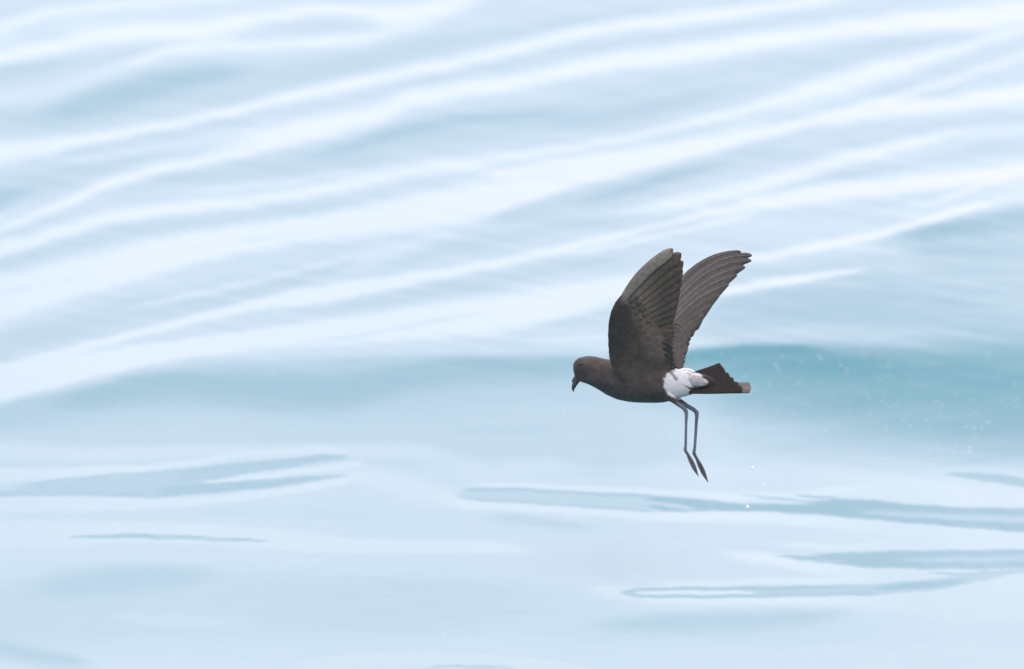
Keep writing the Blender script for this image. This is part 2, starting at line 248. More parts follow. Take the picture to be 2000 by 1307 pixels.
W(225, [(1250, 1140, 10.8, 10.8), (1450, 1138, 10.8, 10.8), (1600, 1136, 10.8, 10.8), (1720, 1128, 10.8, 10.8)])
W(190, [(1206, 1158, 1.5, 1.5), (1250, 1158, 9, 9), (1350, 1158, 11, 11), (1500, 1157, 11, 10), (1650, 1154, 11, 11), (1760, 1148, 12, 13), (1850, 1138, 12, 14), (1920, 1129, 7, 7), (1975, 1122, 3, 3)], 0.74, 20)
W(228, [(1235, 1158, 4, 4), (1290, 1158, 7, 6), (1380, 1158, 7, 6), (1480, 1158, 4, 4)], 0.3, 20)
W(170, [(1210, 1156, 2, 2), (1260, 1151, 2.5, 2.5), (1400, 1149, 2.5, 2.5), (1560, 1148, 3, 3), (1660, 1145, 3, 3)], 0.2, 20)
W(172, [(1212, 1161, 2, 2), (1250, 1165, 2.5, 2.5), (1400, 1166, 2.5, 2.5), (1600, 1163, 2.5, 2.5), (1720, 1161, 3, 3)], 0.2, 20)
W(170, [(1700, 1150, 4, 4), (1780, 1146, 8, 9), (1850, 1139, 9, 11), (1900, 1132, 6, 6)], 0.3, 30)
W(208, [(900, 1225, 30, 40), (1250, 1225, 40, 50), (1450, 1225, 40, 60), (1700, 1225, 40, 60), (2000, 1240, 50, 60)], 0.3, 400)
W(192, [(1120, 1222, 12, 14), (1280, 1216, 26, 34), (1420, 1214, 32, 38), (1560, 1206, 24, 34), (1700, 1196, 12, 16)], 0.05, 130)
W(213, [(1200, 1280, 20, 20), (1450, 1290, 24, 24), (1700, 1280, 20, 24)])

W(178, [(1470, 972, 1.5, 1.5), (1540, 977, 2.5, 2.5), (1610, 982, 3, 3)], 0.3, 20, .8)
W(225, [(1470, 978, 1.5, 1.5), (1530, 982, 2, 2), (1590, 985, 2, 2)], 0.2, 20, .8)
W(176, [(1580, 1082, 1.5, 1.5), (1630, 1084, 2.5, 2.5), (1690, 1084, 3, 3)], 0.3, 20, .8)
W(178, [(1540, 1093, 1.5, 1.5), (1590, 1096, 2.5, 2.5), (1650, 1100, 3, 3)], 0.3, 20, .8)
W(224, [(1560, 1093, 1.5, 1.5), (1610, 1096, 1.8, 1.8), (1660, 1097, 1.5, 1.5)], 0.2, 20, .7)
W(186, [(1800, 1120, 3, 3), (1880, 1122, 6, 6), (2000, 1116, 8, 6)], 0.2, 40)
W(177, [(1880, 923, 1.5, 1.5), (1920, 926, 3, 3), (1960, 931, 3, 3)], 0.3, 20, .7)


RX0, RX1, RY0, RY1, RS = -900, 2900, -900, 2300, 2.0
cols = np.arange(RX0, RX1, RS)
rows = np.arange(RY0, RY1, RS)

def herm(xs, px, py):
    px = np.asarray(px, float); py = np.asarray(py, float)
    if len(px) == 2:
        return np.interp(xs, px, py)
    d = np.diff(py) / np.diff(px)
    m = np.empty_like(py)
    m[1:-1] = np.where(d[1:] * d[:-1] > 0, 2 * d[1:] * d[:-1] / np.where(d[1:] + d[:-1] == 0, 1, d[1:] + d[:-1]), 0) * 0.5 + 0.25 * (d[1:] + d[:-1])
    m[0], m[-1] = d[0], d[-1]
    i = np.clip(np.searchsorted(px, xs) - 1, 0, len(px) - 2)
    h = px[i + 1] - px[i]
    t = np.clip((xs - px[i]) / h, 0, 1)
    a = (1 + 2 * t) * (1 - t) ** 2 * py[i] + t * (1 - t) ** 2 * h * m[i] + t * t * (3 - 2 * t) * py[i + 1] + t * t * (t - 1) * h * m[i + 1]
    a = np.where(xs < px[0], py[0] + m[0] * (xs - px[0]), a)
    a = np.where(xs > px[-1], py[-1] + m[-1] * (xs - px[-1]), a)
    return a

def streaks(X, Y, seed, ang, sx, sy, n=26):
    """sum of long crested ripples"""
    r = np.random.RandomState(seed)
    out = np.zeros(np.broadcast(X, Y).shape)
    for _ in range(n):
        f = math.exp(r.uniform(-0.9, 0.9))
        a = ang + r.normal(0, 0.06)
        u = X * math.cos(a) - Y * math.sin(a)
        v = X * math.sin(a) + Y * math.cos(a)
        out += np.sin(v * f * 2 * math.pi / sy + u * r.normal(0, 1.0) * 2 * math.pi / sx + r.uniform(0, 6.28) + 0.8 * np.sin(u * 2 * math.pi / (sx * 1.7) + r.uniform(0, 6.28))) / f ** 0.3
    return out / math.sqrt(n)

def tone_map():
    X, Y = np.meshgrid(cols, rows)
    T = np.full(X.shape, 214.0)
    for tone, pts, hard, taper, amt in WAVES:
        if tone == 'face':                                  # the tall near wave face, tone by tone
            fy = np.array([np.interp(rows, FACE_Y, f) for f in pts])
            fx = np.stack([np.interp(cols, FACE_X, fy[:, r]) for r in range(len(rows))])
            for _ in range(3):
                c = np.cumsum(np.pad(fx, ((4, 3), (0, 0)), mode='edge'), 0); fx = np.vstack([c[6:7], c[7:] - c[:-7]])[:len(rows)] / 7.0
                c = np.cumsum(np.pad(fx, ((0, 0), (26, 25)), mode='edge'), 1); fx = np.hstack([c[:, 50:51], c[:, 51:] - c[:, :-51]])[:, :len(cols)] / 51.0
            fx += 3.0 * streaks(X, Y, 21, 0.06, 420, 44)
            a = smooth((X - 1300) / 150) * smooth((2300 - X) / 250) * smooth((Y - 488) / 50) * smooth((935 - Y) / 40)
            T = T * (1 - a) + fx * a
            continue
        p = np.array(pts, float)
        x0, x1 = p[0, 0], p[-1, 0]
        ext0, ext1 = x0 <= 0, x1 >= 2000
        lo = x0 - 400 if ext0 else x0 - 4
        hi = x1 + 400 if ext1 else x1 + 4
        ci = np.where((cols >= lo) & (cols <= hi))[0]
        if len(ci) == 0:
            continue
        xs = cols[ci]
        yc = herm(xs, p[:, 0], p[:, 1])
        xc = np.clip(xs, x0, x1)
        wu = np.maximum(np.interp(xc, p[:, 0], p[:, 2]), 1.2)
        wd = np.maximum(np.interp(xc, p[:, 0], p[:, 3]), 1.2)
        al = np.full(len(xs), amt)
        al *= smooth((xs - (x0 - 400)) / 380) if ext0 else smooth((xs - x0 + 2) / taper)
        al *= smooth(((x1 + 400) - xs) / 380) if ext1 else smooth((x1 - xs + 2) / taper)
        r0 = max(0, int((np.min(yc - wu) * 1.0 - RY0) / RS) - 2)
        r1 = min(len(rows), int((np.max(yc + wd) - RY0) / RS) + 3)
        if r1 <= r0:
            continue
        yy = rows[r0:r1, None]
        # ragged, never ruler-drawn edges
        if hard > 0:
            rag = 1.6 * np.sin(xs / 17.0 + tone) + 1.1 * np.sin(xs / 6.3 + tone * 2) + 0.8 * np.sin(xs / 2.9)
            rag = rag * 0.5
        else:
            rag = 2.0 * np.sin(xs / 61.0 + tone) + 1.2 * np.sin(xs / 23.0 + tone * 3)
        d = yy - (yc + rag)[None, :]
        t = np.where(d < 0, -d / wu[None, :], d / wd[None, :])
        h = hard
        a = (1 - smooth((t - h) / (1 - h))) * al[None, :]
        sub = T[r0:r1, ci[0]:ci[-1] + 1]
        T[r0:r1, ci[0]:ci[-1] + 1] = sub * (1 - a) + tone * a
    # open water beyond the described patch: the same long ripples, irregular
    out = 212 + 13 * streaks(X, Y, 5, -0.12, 2600, 170)
    inx = smooth((X + 420) / 400) * smooth((2420 - X) / 400)
    iny = smooth((Y + 260) / 250) * smooth((1560 - Y) / 250)
    m = inx * iny
    T = T * m + out * (1 - m)
    # fine long ripples over everything
    k = smooth((Y - 650) / 200)
    T += (2.6 * streaks(X, Y, 9, -0.15, 700, 38) + 2.2 * streaks(X, Y, 41, -0.16, 420, 17)) * (1 - k) + (0.8 * streaks(X, Y, 12, -0.02, 500, 22) + 0.7 * streaks(X, Y, 31, -0.03, 160, 9)) * k
    return np.clip(T, 112, 244)

WATER_COL = (0.034, 0.170, 0.206, 1)
LUT_T = [112, 120, 126, 130, 134, 140, 145, 150, 156, 161, 166, 172, 176, 180, 184, 188, 193, 198, 204, 210, 218, 226, 234, 238, 240, 244]
LUT_S = [15.5, 13.8, 12.07, 11.0, 9.85, 8.63, 7.64, 6.59, 5.46, 4.66, 3.8, 2.89, 2.4, 1.9, 1.37, .82, .23, -.39, -1.05, -1.76, -2.54, -3.4, -4.38, -4.8, -5.1, -5.4]


# uniform patch for the integration
UX = np.arange(-1.8, 1.8, 0.003)
UY = np.arange(9.0, 20.0, 0.0045)
cp, sp = math.cos(PITCH), math.sin(PITCH)

def project(x, y, z):
    zz = z - CAM_H
    dep = y * cp - zz * sp
    up = y * sp + zz * cp
    return 1000 + FPX * x / dep, 653.5 - FPX * up / dep

def sample(T, px, py):
    fx = np.clip((px - RX0) / RS, 0, T.shape[1] - 1.001)
    fy = np.clip((py - RY0) / RS, 0, T.shape[0] - 1.001)
    ix, iy = fx.astype(int), fy.astype(int)
    fx -= ix; fy -= iy
    return (T[iy, ix] * (1 - fx) + T[iy, ix + 1] * fx) * (1 - fy) + (T[iy + 1, ix] * (1 - fx) + T[iy + 1, ix + 1] * fx) * fy

def solve_sea():
    T = tone_map()
    X, Y = np.meshgrid(UX, UY)
    wy = smooth((UY - UY[0]) / 1.0) * smooth((UY[-1] - UY) / 1.5)
    wx = smooth((UX - UX[0]) / 0.6) * smooth((UX[-1] - UX) / 0.6)
    win = wy[:, None] * wx[None, :]
    ky = 2 * np.pi * np.fft.fftfreq(len(UY), 0.0045)[:, None]
    kx = 2 * np.pi * np.fft.rfftfreq(len(UX), 0.003)[None, :]
    G = -1j * ky / (ky ** 2 + 0.0006 * kx ** 2 + (2 * np.pi / 14.0) ** 2)
    H = np.zeros_like(X)
    for it in range(8):
        px, py = project(X, Y, H)
        gam = np.degrees(np.arctan(CAM_H / Y))
        S = np.interp(sample(T, px, py), LUT_T, LUT_S) - 1.5 + 1.3 * np.clip(X, -0.6, 0.6) - 1.31 * (gam - 10.7)
        S = np.maximum(S, 0.4 + (0.5 + 1.9 * smooth((X - 0.22) / 0.2)) * smooth((py - 860) / 60) - gam / 2)                    # no face tips so far that it would mirror other water
        S = np.tan(np.radians(S)) * win
        Hn = np.fft.irfft2(np.fft.rfft2(S) * G, s=S.shape)
        j = np.searchsorted(UY, 13.4)
        i = len(UX) // 2
        Hn -= Hn[j - 500:j + 500, i - 180:i + 180].mean()
        Hn *= win
        H = Hn if it == 0 else 0.3 * H + 0.7 * Hn
    return H

def grow(start, step, ratio, limit):
    v, out = start, []
    while abs(v) < limit:
        v += step
        step *= ratio
        out.append(v)
    return out

def build_sea():
    xs = list(np.arange(-0.63, 0.6301, 0.003))
    xr = grow(xs[-1], 0.004, 1.08, 7000)
    xs = [-v for v in reversed(xr)] + xs + xr
    ys = list(np.arange(11.1, 16.9, 0.0045))
    ys = [11.1 - (v - 11.1) for v in reversed(grow(11.1, 0.005, 1.08, 900))] + ys + grow(ys[-1], 0.005, 1.05, 14000)
    xs, ys = np.array(xs), np.array(ys)
    X, Y = np.meshgrid(xs, ys)
    H = solve_sea()
    fx = np.clip((X - UX[0]) / 0.003, 0, len(UX) - 1.001); fy = np.clip((Y - UY[0]) / 0.0045, 0, len(UY) - 1.001)
    ix, iy = fx.astype(int), fy.astype(int); fx -= ix; fy -= iy
    Z = (H[iy, ix] * (1 - fx) + H[iy, ix + 1] * fx) * (1 - fy) + (H[iy + 1, ix] * (1 - fx) + H[iy + 1, ix + 1] * fx) * fy
    inside = smooth((X + 2.0) / 1.0) * smooth((2.0 - X) / 1.0) * smooth((Y - 9.0) / 1.2) * smooth((20.0 - Y) / 1.6)
    sw = np.zeros_like(X)
    r = np.random.RandomState(3)
    for wl, amp in ((0.35, .004), (0.5, .006), (0.8, .01), (1.3, .016), (2.2, .025), (4.0, .04), (9.0, .08), (21.0, .16)):
        for _ in range(3):
            a = 0.75 + r.normal(0, 0.35)
            fade = np.clip((wl / 5 - np.maximum(np.abs(X) - 1.5, np.abs(Y - 13.5) - 3) * 0.08) / (wl / 5), 0, 1)
            sw += amp * 0.6 * fade * np.sin((X * math.sin(a) + Y * math.cos(a)) * 2 * np.pi / wl + r.uniform(0, 6.28))
    Z = Z + sw * (1 - inside)
    ny, nx = X.shape
    co = np.stack([X, Y, Z], -1).reshape(-1, 3).astype(np.float32)
    me = bpy.data.meshes.new('water')
    me.vertices.add(nx * ny)
    me.vertices.foreach_set('co', co.ravel())
    i = (np.arange(ny - 1)[:, None] * nx + np.arange(nx - 1)[None, :]).ravel()
    q = np.stack([i, i + 1, i + nx + 1, i + nx], 1).astype(np.int32)
    me.loops.add(q.size)
    me.loops.foreach_set('vertex_index', q.ravel())
    me.polygons.add(len(q))
    me.polygons.foreach_set('loop_start', np.arange(len(q), dtype=np.int32) * 4)
    me.update(calc_edges=True)
    me.polygons.foreach_set('use_smooth', np.ones(len(q), dtype=bool))
    me.update()
    return me, (xs, ys, Z)

m_water, nt, bsdf = material('sea_water')
bsdf.inputs['Base Color'].default_value = WATER_COL
bsdf.inputs['Roughness'].default_value = 0.04
bsdf.inputs['IOR'].default_value = 1.333
bsdf.inputs['Specular IOR Level'].default_value = 0.5
me, SEA = build_sea()
me.materials.append(m_water)
water = link(bpy.data.objects.new('water', me))
water['kind'] = 'structure'
water['label'] = 'calm pale blue sea water with long smooth ripples'

def sea_z(x, y):
    xs, ys, Z = SEA
    i = int(np.clip(np.searchsorted(xs, x) - 1, 0, len(xs) - 2)); j = int(np.clip(np.searchsorted(ys, y) - 1, 0, len(ys) - 2))
    a = (x - xs[i]) / (xs[i + 1] - xs[i]); b = (y - ys[j]) / (ys[j + 1] - ys[j])
    return (Z[j, i] * (1 - a) + Z[j, i + 1] * a) * (1 - b) + (Z[j + 1, i] * (1 - a) + Z[j + 1, i + 1] * a) * b

# ---------------------------------------------------------------- the storm petrel
DB = 12.2                                   # distance of the bird along the view axis
KP = DB / FPX                               # metres per photograph pixel at the bird
RPX, RPY = 1310.0, 740.0
right = Vector((1, 0, 0)); fwd = Vector((0, cp, -sp)); upv = Vector((0, sp, cp))
root_loc = Vector(cam.location) + fwd * DB + right * ((RPX - 1000) * KP) - upv * ((RPY - 653.5) * KP)
bird = bpy.data.objects.new('storm_petrel', None)
bird.empty_display_size = 0.02
link(bird)
bird.location = root_loc
bird.rotation_euler = (-PITCH, 0, 0)
bird['label'] = 'dark brown storm petrel with white rump, wings raised and legs dangling above pale blue water'
bird['category'] = 'bird'

def P(px, py, w=0.0):
    s = (DB + w) / FPX
    return Vector(((px - 1000) * s - (RPX - 1000) * KP, w, -(py - 653.5) * s + (RPY - 653.5) * KP))

def mesh_from(name, verts, faces, mat, parent, smooth_on=True, uvs=None):
    me = bpy.data.meshes.new(name)
    me.from_pydata([tuple(v) for v in verts], [], faces)
    if uvs is not None:
        uvl = me.uv_layers.new(name='vane')
        for lp in me.loops:
            uvl.data[lp.index].uv = uvs[lp.vertex_index]
    me.polygons.foreach_set('use_smooth', [smooth_on] * len(me.polygons))
    bm = bmesh.new(); bm.from_mesh(me)
    bmesh.ops.recalc_face_normals(bm, faces=bm.faces)
    bm.to_mesh(me); bm.free()
    me.materials.append(mat)
    o = bpy.data.objects.new(name, me)
    return link(o, parent)

# ---- plumage materials
def plumage(name):
    m, nt, b = material(name)
    att = node(nt, 'ShaderNodeAttribute', attribute_name='plumage')
    tc = node(nt, 'ShaderNodeTexCoord')
    mp = node(nt, 'ShaderNodeMapping')
    mp.inputs['Scale'].default_value = (260, 260, 420)
    nz = node(nt, 'ShaderNodeTexNoise')
    nz.inputs['Scale'].default_value = 1.0; nz.inputs['Detail'].default_value = 4
    nt.links.new(tc.outputs['Object'], mp.inputs['Vector']); nt.links.new(mp.outputs[0], nz.inputs['Vector'])
    rng = node(nt, 'ShaderNodeMapRange')
    rng.inputs[1].default_value = 0.3; rng.inputs[2].default_value = 0.7
    rng.inputs[3].default_value = 0.90; rng.inputs[4].default_value = 1.10
    nt.links.new(nz.outputs[0], rng.inputs[0])
    mx = node(nt, 'ShaderNodeVectorMath', operation='SCALE')
    nt.links.new(att.outputs['Color'], mx.inputs[0]); nt.links.new(rng.outputs[0], mx.inputs['Scale'])
    mp2 = node(nt, 'ShaderNodeMapping'); mp2.inputs['Scale'].default_value = (170, 300, 320); mp2.inputs['Rotation'].default_value = (0, 0.25, 0)
    nt.links.new(tc.outputs['Object'], mp2.inputs['Vector'])
    vo = node(nt, 'ShaderNodeTexVoronoi'); vo.inputs['Scale'].default_value = 1.0; vo.inputs['Randomness'].default_value = 0.85
    nt.links.new(mp2.outputs[0], vo.inputs['Vector'])
    vr = node(nt, 'ShaderNodeMapRange'); vr.inputs[1].default_value = 0.1; vr.inputs[2].default_value = 0.85
    vr.inputs[3].default_value = 1.10; vr.inputs[4].default_value = 0.86
    nt.links.new(vo.outputs['Distance'], vr.inputs[0])
    pw = node(nt, 'ShaderNodeMix'); pw.inputs[2].default_value = 1.0
    nt.links.new(att.outputs['Alpha'], pw.inputs[0]); nt.links.new(vr.outputs[0], pw.inputs[3])
    mx2 = node(nt, 'ShaderNodeVectorMath', operation='SCALE')
    nt.links.new(mx.outputs[0], mx2.inputs[0]); nt.links.new(pw.outputs[0], mx2.inputs['Scale'])
    nt.links.new(mx2.outputs[0], b.inputs['Base Color'])
    nz2 = node(nt, 'ShaderNodeTexNoise')
    nz2.inputs['Scale'].default_value = 900; nz2.inputs['Detail'].default_value = 3
    nt.links.new(tc.outputs['Object'], nz2.inputs['Vector'])
    bp = node(nt, 'ShaderNodeBump')
    bp.inputs['Strength'].default_value = 0.22; bp.inputs['Distance'].default_value = 0.0006
    nt.links.new(nz2.outputs[0], bp.inputs['Height']); nt.links.new(bp.outputs[0], b.inputs['Normal'])
    b.inputs['Roughness'].default_value = 0.75
    b.inputs['Specular IOR Level'].default_value = 0.25
    b.inputs['Sheen Weight'].default_value = 0.12
    b.inputs['Sheen Roughness'].default_value = 0.5
    return m
m_body = plumage('plumage')

def feather_mat(name, vane, base, edge, shaft, shaft_w, tip_at, rough=0.6, edge_at=0.43):
    """u runs root to tip, v across the vane with the shaft at 0.5"""
    m, nt, b = material(name)
    uv = node(nt, 'ShaderNodeUVMap', uv_map='vane')
    sep = node(nt, 'ShaderNodeSeparateXYZ'); nt.links.new(uv.outputs[0], sep.inputs[0])
    def mixc(fac, a, c):
        mx = node(nt, 'ShaderNodeMix', data_type='RGBA')
        nt.links.new(fac, mx.inputs[0])
        for s, sock in ((a, mx.inputs[6]), (c, mx.inputs[7])):
            if isinstance(s, tuple): sock.default_value = s + (1,)
            else: nt.links.new(s, sock)
        return mx.outputs[2]
    def rng(src, a, c, lo=0.0, hi=1.0):
        r = node(nt, 'ShaderNodeMapRange', interpolation_type='SMOOTHSTEP')
        r.inputs[1].default_value = a; r.inputs[2].default_value = c
        r.inputs[3].default_value = lo; r.inputs[4].default_value = hi
        nt.links.new(src, r.inputs[0]); return r.outputs[0]
    tcn = node(nt, 'ShaderNodeTexCoord')
    nz = node(nt, 'ShaderNodeTexNoise'); nz.inputs['Scale'].default_value = 330; nz.inputs['Detail'].default_value = 5
    nt.links.new(tcn.outputs['Object'], nz.inputs['Vector'])
    ad = node(nt, 'ShaderNodeMath', operation='MULTIPLY_ADD')
    nt.links.new(nz.outputs[0], ad.inputs[0]); ad.inputs[1].default_value = 0.3; nt.links.new(sep.outputs[0], ad.inputs[2])
    c = mixc(rng(ad.outputs[0], tip_at - 0.05, tip_at + 0.5), base, vane)
    ab = node(nt, 'ShaderNodeMath', operation='SUBTRACT'); nt.links.new(sep.outputs[1], ab.inputs[0]); ab.inputs[1].default_value = 0.5
    ab2 = node(nt, 'ShaderNodeMath', operation='ABSOLUTE'); nt.links.new(ab.outputs[0], ab2.inputs[0])
    e1 = rng(ab2.outputs[0], edge_at, 0.5); e2 = rng(sep.outputs[0], 0.95, 1.0)
    mxm = node(nt, 'ShaderNodeMath', operation='MAXIMUM'); nt.links.new(e1, mxm.inputs[0]); nt.links.new(e2, mxm.inputs[1])
    c = mixc(mxm.outputs[0], c, edge)
    c = mixc(rng(ab2.outputs[0], shaft_w, shaft_w * 0.4), c, shaft)
    # barbs: fine slanting ribs on both vanes
    cmb = node(nt, 'ShaderNodeMath', operation='MULTIPLY_ADD')
    nt.links.new(ab2.outputs[0], cmb.inputs[0]); cmb.inputs[1].default_value = -0.35; nt.links.new(sep.outputs[0], cmb.inputs[2])
    sn = node(nt, 'ShaderNodeMath', operation='MULTIPLY'); nt.links.new(cmb.outputs[0], sn.inputs[0]); sn.inputs[1].default_value = 320
    si = node(nt, 'ShaderNodeMath', operation='SINE'); nt.links.new(sn.outputs[0], si.inputs[0])
    va = rng(nz.outputs[0], 0.3, 0.7, 0.8, 1.2)
    vm = node(nt, 'ShaderNodeVectorMath', operation='SCALE')
    nt.links.new(c, vm.inputs[0]); nt.links.new(va, vm.inputs['Scale'])
    nt.links.new(vm.outputs[0], b.inputs['Base Color'])
    bp = node(nt, 'ShaderNodeBump'); bp.inputs['Strength'].default_value = 0.25; bp.inputs['Distance'].default_value = 0.0003
    nt.links.new(si.outputs[0], bp.inputs['Height']); nt.links.new(bp.outputs[0], b.inputs['Normal'])
    b.inputs['Roughness'].default_value = rough
    b.inputs['Specular IOR Level'].default_value = 0.3
    return m
m_under = feather_mat('flight_feather_underside', (0.108, 0.075, 0.057), (0.225, 0.160, 0.120), (0.050, 0.036, 0.029), (0.075, 0.055, 0.043), 0.025, 0.3)
m_under_outer = feather_mat('outer_feather_underside', (0.255, 0.207, 0.166), (0.225, 0.180, 0.145), (0.045, 0.036, 0.031), (0.22, 0.18, 0.145), 0.02, 0.6, 0.6, 0.36)
m_upper = feather_mat('flight_feather_upperside', (0.047, 0.0405, 0.0355), (0.066, 0.057, 0.050), (0.050, 0.043, 0.0375), (0.135, 0.128, 0.128), 0.03, 0.2, 0.5)
m_upper_in = feather_mat('inner_feather_upperside', (0.045, 0.0405, 0.0355), (0.060, 0.0545, 0.048), (0.054, 0.047, 0.041), (0.080, 0.072, 0.066), 0.03, 0.2, 0.55)
m_small = feather_mat('covert_feather', (0.052, 0.045, 0.040), (0.050, 0.044, 0.040), (0.115, 0.088, 0.070), (0.05, 0.044, 0.04), 0.02, 0.3)
m_smalld = feather_mat('lining_covert_feather', (0.108, 0.083, 0.066), (0.080, 0.062, 0.050), (0.096, 0.074, 0.059), (0.115, 0.09, 0.073), 0.015, 0.3)
m_tail = feather_mat('tail_feather', (0.017, 0.0145, 0.014), (0.020, 0.017, 0.0165), (0.030, 0.024, 0.021), (0.018, 0.016, 0.015), 0.02, 0.3)
m_tailp = feather_mat('pale_tail_feather', (0.098, 0.083, 0.072), (0.07, 0.06, 0.053), (0.085, 0.070, 0.060), (0.135, 0.115, 0.10), 0.05, 0.3)
m_tail.node_tree.nodes['Principled BSDF'].inputs['Specular IOR Level'].default_value = 0.08
m_white = feather_mat('white_rump_feather', (0.56, 0.565, 0.575), (0.52, 0.525, 0.535), (0.53, 0.535, 0.54), (0.55, 0.555, 0.565), 0.02, 0.3)
m_flank = feather_mat('flank_feather', (0.40, 0.405, 0.415), (0.43, 0.435, 0.445), (0.38, 0.385, 0.39), (0.41, 0.415, 0.42), 0.02, 0.3)
m_rump_shaded = feather_mat('shaded_rump_feather', (0.26, 0.26, 0.265), (0.40, 0.405, 0.41), (0.12, 0.112, 0.11), (0.32, 0.32, 0.325), 0.02, 0.35)  # white rump greyed towards the tip: shade put into the vane colour

# ---- body: one continuous mesh (trunk, head, wing arms, legs and feet)
NEAR = lambda px, py: -0.0145 - 0.75 * (705 - py) * KP + 1.2 * ((705 - py) * KP) ** 2 + 0.16 * (px - 1260) * KP
def FAR(px, py):
    s = ((px - 1290) * 0.7 + (712 - py) * 0.72) * KP
    return 0.0135 + 0.50 * s - 0.6 * s * abs(s)

bv, bf = [], []
def add_rings(rings):
    n = len(rings[0]); base = len(bv)
    for r in rings: bv.extend(r)
    for i in range(len(rings) - 1):
        for j in range(n):
            a, b_ = base + i * n + j, base + i * n + (j + 1) % n
            bf.append((a, b_, b_ + n, a + n))
    for i, flip in ((0, True), (len(rings) - 1, False)):
        c = len(bv); bv.append(sum((Vector(v) for v in rings[i]), Vector()) / n)
        for j in range(n):
            a, b_ = base + i * n + j, base + i * n + (j + 1) % n
            bf.append((b_, a, c) if flip else (a, b_, c))

TRUNK = [(1119.5, 713, 722, 3), (1121, 708, 731, 8), (1124.5, 703.5, 739, 12), (1130, 699.5, 744, 16), (1138, 697, 747, 19.5),
         (1150, 695.5, 751.5, 22), (1162, 696.5, 757.5, 23.5), (1175, 699.5, 765.5, 26), (1190, 702.5, 774, 30.5), (1206, 704, 780.5, 34.5),
         (1225, 705, 784.5, 37.5), (1245, 706, 786.5, 38.5), (1268, 709, 787.2, 37.5), (1288, 713, 786.8, 34), (1305, 717, 784, 29.5),
         (1320, 720, 779.5, 25), (1337, 723, 774.5, 20), (1355, 727, 769.5, 14), (1372, 731, 763, 9), (1388, 736, 757, 5), (1396, 741, 753, 2)]
tx = np.array([t[0] for t in TRUNK])
rings = []
for x in np.concatenate([np.linspace(1119.5, 1140, 14), np.linspace(1142, 1396, 64)]):
    top, bot, hw = (float(herm(np.array([x]), tx, np.array([t[i] for t in TRUNK]))[0]) for i in (1, 2, 3))
    cy, hh = (top + bot) / 2, (bot - top) / 2
    ring = []
    for j in range(28):
        a = 2 * math.pi * j / 28
        ca, sa = math.cos(a), math.sin(a)
        e = 0.92
        ring.append(P(x, cy - hh * math.copysign(abs(sa) ** e, sa), hw * KP * math.copysign(abs(ca) ** e, ca)))
    rings.append(ring)
add_rings(rings)

def slab(sections, depth, thick):
    rings = []
    sec = []
    for i in range(len(sections) - 1):                      # refine along the span
        for t in (0, 0.25, 0.5, 0.75):
            sec.append(tuple(sections[i][q] * (1 - t) + sections[i + 1][q] * t for q in range(6)))
    sec.append(sections[-1])
    for (lx, ly, txx, tyy, dw, th) in sec:
        ring = []
        n = 12
        for side in (1, -1):
            for j in range(n):
                c = j / (n - 1) if side == 1 else 1 - j / (n - 1)
                px, py = lx + (txx - lx) * c, ly + (tyy - ly) * c
                prof = (1.9 * math.sqrt(max(c, 0.0)) * (1 - c) ** 1.05 + 0.07) * th * thick
                if j in (0, n - 1): prof *= 0.45 if c < 0.5 else 0.8
                ring.append(P(px, py, depth(px, py) + dw + side * prof))
        rings.append(ring)
    add_rings(rings)
slab([(1222, 758, 1300, 758, -0.0165, 0.8), (1208, 740, 1304, 742, -0.0118, 1.0), (1197, 722, 1308, 726, -0.0056, 1.15), (1191.5, 708, 1310, 714, -0.0014, 1.15), (1189.5, 697, 1311, 706, 0, 1.05), (1187.5, 672, 1308, 690, 0, 0.9), (1187, 650, 1302, 672, 0, 0.82),
      (1188.5, 628, 1294, 650, 0, 0.76), (1193, 608, 1278, 628, 0, 0.7), (1201, 591, 1258, 609, 0, 0.62), (1213, 575.5, 1242, 592, 0, 0.42), (1223, 564, 1236, 574, 0.0005, 0.2)], NEAR, 0.0052)
slab([(1240, 745, 1326, 745, -0.004, 1.2), (1234, 700, 1336, 714, 0, 1.0), (1240, 670, 1334, 690, 0, 0.85), (1250, 640, 1330, 668, 0, 0.75),
      (1268, 615, 1326, 642, 0, 0.65), (1290, 590, 1318, 612, 0, 0.5), (1306, 568, 1318, 582, 0, 0.3)], FAR, 0.0045)

def tube(pts, w0, w1, flat=1.0, n=14):
    """tapering limb; pts = (px, py, radius in px)"""
    fine = []
    for i in range(len(pts) - 1):
        for t in (0, 0.34, 0.67):
            fine.append([pts[i][q] * (1 - t) + pts[i + 1][q] * t for q in range(3)])
    fine.append(list(pts[-1]))
    tot = len(fine) - 1
    rings = []
    for i, (x, y, r) in enumerate(fine):
        a, b_ = fine[max(0, i - 1)], fine[min(tot, i + 1)]
        d = Vector((b_[0] - a[0], b_[1] - a[1])).normalized()
        nrm = Vector((-d.y, d.x))
        w = w0 + (w1 - w0) * i / tot
        rings.append([P(x + nrm.x * r * math.cos(q), y + nrm.y * r * math.cos(q), w + flat * r * KP * math.sin(q)) for q in (2 * math.pi * j / n for j in range(n))])
    add_rings(rings)
# thighs, shins, ankles
tube([(1296, 764, 11), (1306, 774, 9), (1316, 782, 6), (1326, 790.5, 4.4), (1335, 797, 3.8), (1340, 803, 4.3), (1340.8, 810, 3.6), (1340.2, 822, 2.9), (1339.6, 850, 2.6), (1339.2, 870, 2.8), (1338.2, 878, 3.4), (1341, 885, 3.0)], -0.009, -0.0065)
tube([(1302, 762, 11), (1314, 773, 8.5), (1328, 784, 5.4), (1342, 793, 4.5), (1354, 799.5, 4.2), (1360.6, 805.5, 4.5), (1361, 814, 3.7), (1360, 826, 3.1), (1358.5, 852, 2.9), (1357, 874, 2.9), (1355.4, 885, 3.5), (1359, 893, 3.1)], 0.004, 0.006)
